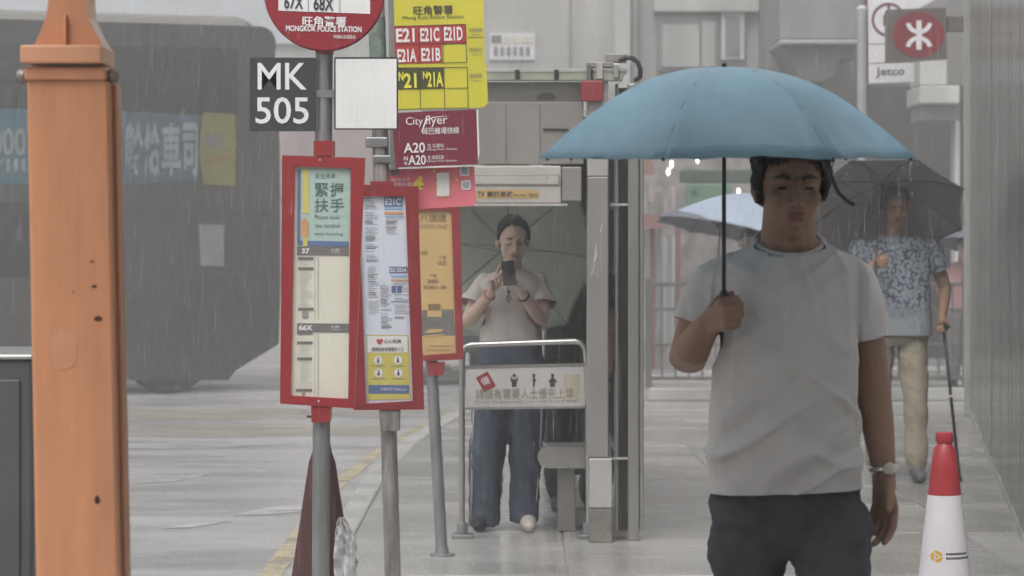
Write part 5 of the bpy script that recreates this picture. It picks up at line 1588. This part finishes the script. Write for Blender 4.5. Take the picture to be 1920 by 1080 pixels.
# ------------------------------------------------------------------ simpler figures further back, still whole bodies
def walker(label, x, Y, Hh, shirt, pants, skin, hair, shoes, elbows, wrists, hands, stride=.12, yaw=0, pitch=6, vox=.009, wide=1., bald=False, shirt_hem=.53, sleeve=.62):
    """standing or walking figure of height Hh at (x, Y); elbows and wrists as offsets in metres from the shoulder"""
    t = thing('person', label, 'person', (x, Y, 0))
    q = Hh / 1.75
    V = lambda a, b, c: Vector((x + a * q, Y + b * q, c * q))
    b = MB()
    hc = V(0, -.03, 1.63)
    Mh = head(b, hc, q * .98, pitch, yaw)
    b.capsule([hc + Vector((0, .03, -.05)), V(0, .02, 1.44)], [.055 * q, .06 * q], 14)
    def rows(mb, rs, n=20):
        rings = []
        for z, rx, ry, dy in rs:
            rings.append([V(math.copysign(abs(math.cos(2 * math.pi * j / n)) ** .85, math.cos(2 * math.pi * j / n)) * rx * wide,
                            dy + math.copysign(abs(math.sin(2 * math.pi * j / n)) ** .85, math.sin(2 * math.pi * j / n)) * ry, z) for j in range(n)])
        mb.loft(rings)
    rows(b, [(1.46, .06, .05, .02), (1.40, .16, .08, .02), (1.1, .14, .09, 0), (.95, .15, .1, 0), (.85, .14, .1, 0)])
    arms = []
    for i, sx in enumerate((-1, 1)):
        sh_ = V(sx * .185 * wide, .02, 1.40)
        e_ = sh_ + Vector(elbows[i]); w_ = sh_ + Vector(wrists[i])
        b.capsule([sh_, sh_.lerp(e_, .5), e_, e_.lerp(w_, .4), w_], [.05, .048, .042, .040, .028], 12)
        d_, n_, ts, cu = hands[i]
        hand(b, w_, d_, n_, .98, ts, cu)
        arms.append((sh_, e_, w_))
    legs = []
    for sx, st in ((-1, stride), (1, -stride)):
        hp = V(sx * .095, 0, .90); an = V(sx * .10, st, .085); kn = V(sx * .10, st * .45 - .03, .48)
        b.capsule([hp, kn, kn.lerp(an, .3), an], [.08, .055, .05, .036], 12)
        legs.append((hp, kn, an))
    skin_part('body', b, vox * .8, skin, t, 2)
    face(Mh, t, lip=m_lip_d)
    h = MB()
    if not bald:
        h.ell((0, .028, .048), (.082, .096, .082), 18, 10)
        h.capsule([(-.045, -.058, .09), (0, -.07, .098), (.045, -.058, .09)], [.018, .02, .018])
    else:
        h.ell((0, .045, .055), (.080, .082, .072), 18, 10)
    h.ell((0, .058, .0), (.076, .055, .07), 14, 9)
    h.xf(Mh)
    skin_part('hair', h, .008, hair, t, 2)
    s = MB()
    rows(s, [(1.465, .075, .065, .02), (1.45, .12, .08, .02), (1.42, .175, .10, .015), (1.36, .195, .115, .01), (1.2, .185, .13, 0), (1.05, .185, .135, -.01), (shirt_hem * 1.75, .195, .135, -.005), (shirt_hem * 1.75 - .02, .196, .135, -.005)], 24)
    for sh_, e_, w_ in arms:
        s.tube([sh_ + (sh_ - e_).normalized() * .03, sh_, sh_.lerp(e_, .4), sh_.lerp(e_, sleeve)], [.058, .074, .076, .080], 14)
    sho = skin_part('shirt', s, vox, shirt, t, 2, folds(.011, 9, 6, 4, x), cuts=[(sh_.lerp(e_, sleeve) - (e_ - sh_).normalized() * .012, e_ - sh_, .12) for sh_, e_, w_ in arms] + [(V(0, 0, shirt_hem * 1.75 - .012), (0, 0, -1), .3)])
    p = MB()
    rows(p, [(.98, .165, .115, 0), (.9, .178, .125, 0), (.84, .175, .12, 0), (.80, .15, .1, 0)])
    for hp, kn, an in legs:
        p.capsule([hp, hp.lerp(kn, .5), kn, kn.lerp(an, .5), an + Vector((0, 0, .03))], [.095, .092, .078, .074, .072], 16)
    skin_part('trousers', p, vox, pants, t, 2, folds(.011, 10, 8, 7, x * 3))
    for hp, kn, an in legs:
        so = MB(); shoe(so, an, (0, -1, 0), .27, .046)
        skin_part('shoe', so, vox, shoes, t, 1)
    return t, arms, Mh

relaxed = (14, 22, 12)
grip = (68, 84, 50)
# older man with cane, patterned shirt
m_aloha = M('patterned_blue_shirt', (.34, .38, .43), .85, var=.4, var2=(.10, .12, .17), scale=24, bump=.1)
def aloha():
    m = bpy.data.materials.new('blue_white_print_shirt'); m.use_nodes = True
    t = m.node_tree; b = t.nodes['Principled BSDF']; b.inputs['Roughness'].default_value = .85
    tc = t.nodes.new('ShaderNodeTexCoord'); v = t.nodes.new('ShaderNodeTexVoronoi'); v.inputs['Scale'].default_value = 46
    nz = t.nodes.new('ShaderNodeTexNoise'); nz.inputs['Scale'].default_value = 40
    t.links.new(tc.outputs['Object'], v.inputs['Vector']); t.links.new(tc.outputs['Object'], nz.inputs['Vector'])
    sep = t.nodes.new('ShaderNodeSeparateXYZ'); t.links.new(tc.outputs['Object'], sep.inputs[0])
    cr = t.nodes.new('ShaderNodeValToRGB')
    e = cr.color_ramp.elements
    e[0].position = .55; e[0].color = (.36, .40, .45, 1); e[1].position = .74; e[1].color = (.075, .095, .15, 1)
    ad = t.nodes.new('ShaderNodeMath'); ad.operation = 'MULTIPLY_ADD'; ad.inputs[1].default_value = .55; 
    t.links.new(nz.outputs['Fac'], ad.inputs[0]); t.links.new(v.outputs['Distance'], ad.inputs[2])
    sb_ = t.nodes.new('ShaderNodeMath'); sb_.operation = 'MULTIPLY'; sb_.inputs[1].default_value = .75
    t.links.new(ad.outputs[0], sb_.inputs[0]); t.links.new(sb_.outputs[0], cr.inputs[0])
    mr = t.nodes.new('ShaderNodeMapRange'); mr.inputs['From Min'].default_value = 1.0; mr.inputs['From Max'].default_value = 1.14
    t.links.new(sep.outputs['Z'], mr.inputs['Value'])
    mx = t.nodes.new('ShaderNodeMix'); mx.data_type = 'RGBA'
    mx.inputs['A'].default_value = (.36, .40, .43, 1)
    t.links.new(mr.outputs[0], mx.inputs['Factor']); t.links.new(cr.outputs[0], mx.inputs['B'])
    t.links.new(mx.outputs['Result'], b.inputs['Base Color'])
    return m
Yo = 16.95
xo = P(1680, 0, Yo).x
old, arms_o, Mo = walker('older man in blue patterned shirt and khaki trousers walking with a cane', xo, Yo, 1.85, aloha(), m_khaki, m_skin_old, m_hair_g, M('grey_sneaker', (.13, .13, .14), .6, var=.3, scale=20),
    [(-.03, -.02, -.25), (.10, .02, -.27)], [(P(1641, 0, Yo).x - xo + .185 - .02, -.27, -.13), (.06, -.10, -.46)],
    [((.45, -.7, .3), (.8, .4, .1), 1, grip), ((.0, -.45, -.85), (-.6, -.6, .3), -1, grip)], stride=.16, yaw=-4, pitch=14, wide=1.12, bald=False, vox=.008, shirt_hem=.50)
wv = arms_o[1][2]
ct_ = wv + Vector((.0, -.07, -.05))
cane_b = Vector((ct_.x + .09, ct_.y - .06, 0))
cn = thing('walking_cane', 'dark walking cane held by the older man in the patterned shirt', 'cane', cane_b)
part('cane_shaft', MB().tube([ct_, ct_.lerp(cane_b, .5), cane_b + Vector((0, 0, .02))], .0105, 10), m_shaft, cn, smooth=True)
part('cane_handle', MB().capsule([ct_ + Vector((-.03, .05, .004)), ct_ + Vector((0, 0, .012)), ct_ + Vector((.02, -.05, .004))], .014), m_black, cn, smooth=True)
part('cane_tip', MB().lathe([(.017, 0), (.017, .03), (.012, .035)], cane_b, 12), m_black, cn)
part('cane_ring', MB().tube([ct_.lerp(cane_b, .44), ct_.lerp(cane_b, .455)], .012, 10), m_white, cn)
# person in dark clothes behind the woman
walker('person in dark clothes standing behind the woman, mostly hidden by her umbrella', P(1078, 0, 14.95).x, 14.95, 1.62, m_dcloth, m_dcloth, m_skin_fair, m_hair, m_shoe_d,
    [(-.06, -.02, -.26), (.04, 0, -.27)], [(-.06, -.12, -.46), (.03, -.06, -.52)], [((0, -.3, -1), (.8, 0, 0), 1, relaxed), ((0, -.1, -1), (-.8, 0, 0), -1, relaxed)], stride=.06, wide=.95, yaw=165, pitch=0)
# holders of the two umbrellas behind the front man
walker('person in grey under the pale blue umbrella, hidden behind the man in front', P(1450, 0, 18.6).x, 18.6, 1.62, m_wgrey, m_dcloth, m_skin_fair, m_hair, m_shoe_d,
    [(-.05, -.02, -.25), (.04, 0, -.26)], [(P(1420, 0, 18.45).x - P(1450, 0, 18.6).x + .17 - .03, -.15, -.12), (.03, -.06, -.5)], [((.4, -.6, .3), (.8, .4, .1), 1, grip), ((0, -.1, -1), (-.8, 0, 0), -1, relaxed)])
walker('person in slate clothes under the slate grey umbrella', P(1402, 0, 20.8).x, 20.8, 1.60, m_umid, m_dcloth, m_skin_fair, m_hair, m_shoe_d,
    [(-.05, -.02, -.25), (.04, 0, -.26)], [(P(1345, 0, 20.6).x - P(1402, 0, 20.8).x + .17 - .03, -.19, -.12), (.03, -.06, -.5)], [((.4, -.6, .3), (.8, .4, .1), 1, grip), ((0, -.1, -1), (-.8, 0, 0), -1, relaxed)])
m_pinkc = M('pale_pink_cloth', (.50, .30, .28), .8, var=.12)
xp = P(1806, 0, 27.3).x
pkp, arms_p, _ = walker('person in pale pink beyond the railing beside the hoarding end', xp, 27.3, 1.56, m_pinkc, m_wgrey, m_skin_fair, m_hair, m_shoe_d,
    [(-.07, -.03, -.24), (.04, -.02, -.25)], [(-.04, -.22, -.22), (.02, -.15, -.10)], [((0, -.8, .2), (.8, 0, 0), 1, relaxed), ((-.3, -.6, .5), (-.8, .4, 0), -1, grip)])
ba = P(1777, 562, 27.0)
bagp = thing('handbag', 'pink bag carried by the person beyond the railing', 'bag', ba)
part('bag_body', MB().box(ba.x - .07, ba.x + .07, 26.96, 27.04, ba.z - .14, ba.z + .12, .02), M('pink_bag', (.50, .26, .32), .5), bagp)
part('bag_strap', MB().tube([ba + Vector((-.05, 0, .11)), ba + Vector((-.03, .03, .26)), ba + Vector((.03, .03, .26)), ba + Vector((.05, 0, .11))], .008, 8), m_pinkc, bagp, smooth=True)

# ------------------------------------------------------------------ falling rain and splashes
def rain_mat():
    m = bpy.data.materials.new('rain_water'); m.use_nodes = True
    t = m.node_tree
    b = t.nodes['Principled BSDF']
    b.inputs['Base Color'].default_value = (.8, .82, .84, 1)
    b.inputs['Roughness'].default_value = .1
    b.inputs['Alpha'].default_value = .17
    return m
m_rain = rain_mat()
mb = MB()
rv, rfc = [], []
for i in range(20000):
    Yr_ = 6.6 + 22 * random.random() ** .8
    x = (random.uniform(-150, 2070) - 960) / F * Yr_
    z = random.uniform(0.05, CZ + (HY + 120) / F * Yr_)
    if Yr_ < 7.7 and abs(x - .55) < .55 and z < 1.95:
        continue
    if 13.2 < Yr_ < 17.3 and -.5 < x < .7 and z < 2.4:
        continue
    L = random.uniform(.04, .15); w_ = random.uniform(.0003, .0006)
    o = len(rv)
    lx = L * .015
    rv += [(x, Yr_, z), (x - w_, Yr_, z + L * .25), (x, Yr_ + w_, z + L * .25), (x + w_, Yr_ - w_ * .5, z + L * .25), (x + lx, Yr_, z + L)]
    rfc += [(o, o + 2, o + 1), (o, o + 3, o + 2), (o, o + 1, o + 3), (o + 4, o + 1, o + 2), (o + 4, o + 2, o + 3), (o + 4, o + 3, o + 1)]
mb.add(rv, rfc)
rn = part('rain', mb, m_rain, kind='stuff', fixn=False)
tag(rn, 'falling raindrops over the road and pavement', 'rain')
rv, rfc = [], []
for i in range(5200):
    Yr_ = 11.6 + 16 * random.random() ** 1.3
    px = random.uniform(-60, 1900)
    x = (px - 960) / F * Yr_
    kx = -.95 if Yr_ < 18 else -.95 + (Yr_ - 18) * .09
    z = ROADZ if x < kx else 0
    if x > 1.92 + .145 * (Yr_ - 8.97) - .05:
        continue
    for q in range(random.randint(2, 4)):
        a = random.uniform(0, 6.283); h = random.uniform(.006, .03); r_ = random.uniform(.004, .02)
        c = Vector((x + math.cos(a) * r_, Yr_ + math.sin(a) * r_, z + h)); s_ = random.uniform(.0008, .0019)
        o = len(rv)
        rv += [c + Vector((0, 0, s_ * 1.6)), c + Vector((s_, 0, 0)), c + Vector((-s_ * .5, s_ * .87, 0)), c + Vector((-s_ * .5, -s_ * .87, 0)), c - Vector((0, 0, s_ * 1.6))]
        rfc += [(o, o + 1, o + 2), (o, o + 2, o + 3), (o, o + 3, o + 1), (o + 4, o + 2, o + 1), (o + 4, o + 3, o + 2), (o + 4, o + 1, o + 3)]
for i in range(3000):     # spray thrown up along the bus and off the road
    lx = -random.random() * 6
    c0 = bm_ @ Vector((lx, -random.uniform(.02, 1.2), 0))
    h = .45 * random.random() ** 2.5
    c = c0 + Vector((0, 0, h)); s_ = random.uniform(.0015, .0035)
    o = len(rv)
    rv += [c + Vector((0, 0, s_ * 1.6)), c + Vector((s_, 0, 0)), c + Vector((-s_ * .5, s_ * .87, 0)), c + Vector((-s_ * .5, -s_ * .87, 0)), c - Vector((0, 0, s_ * 1.6))]
    rfc += [(o, o + 1, o + 2), (o, o + 2, o + 3), (o, o + 3, o + 1), (o + 4, o + 2, o + 1), (o + 4, o + 3, o + 2), (o + 4, o + 1, o + 3)]
for tip in DRIPS:         # drops running off the umbrella ribs
    for q in range(3):
        c = tip - Vector((random.uniform(-.004, .004), 0, .012 + q * random.uniform(.01, .05))); s_ = random.uniform(.0016, .0028)
        o = len(rv)
        rv += [c + Vector((0, 0, s_ * 3.5)), c + Vector((s_, 0, 0)), c + Vector((-s_ * .5, s_ * .87, 0)), c + Vector((-s_ * .5, -s_ * .87, 0)), c - Vector((0, 0, s_ * 1.4))]
        rfc += [(o, o + 1, o + 2), (o, o + 2, o + 3), (o, o + 3, o + 1), (o + 4, o + 2, o + 1), (o + 4, o + 3, o + 2), (o + 4, o + 1, o + 3)]
m_spl = M('splash_water', (.75, .76, .77), .15, var=.05)
sp_ = part('rain_splashes', MB().add(rv, rfc), m_spl, kind='stuff', fixn=False)
tag(sp_, 'small water splashes jumping off the wet ground', 'water')

# ------------------------------------------------------------------ rain haze
hz = MB().box(-72, 72, -14, 112, -1.2, 12.5)
hm_ = bpy.data.materials.new('rain_haze'); hm_.use_nodes = True
t = hm_.node_tree
for n_ in list(t.nodes):
    if n_.type != 'OUTPUT_MATERIAL':
        t.nodes.remove(n_)
pv = t.nodes.new('ShaderNodeVolumePrincipled')
pv.inputs['Color'].default_value = (.95, .94, .925, 1)
pv.inputs['Density'].default_value = .0178
pv.inputs['Anisotropy'].default_value = .2
t.links.new(pv.outputs[0], t.nodes['Material Output'].inputs['Volume'])
ho = part('haze', hz, hm_, kind='stuff')
tag(ho, 'pale rain haze filling the street', 'haze')
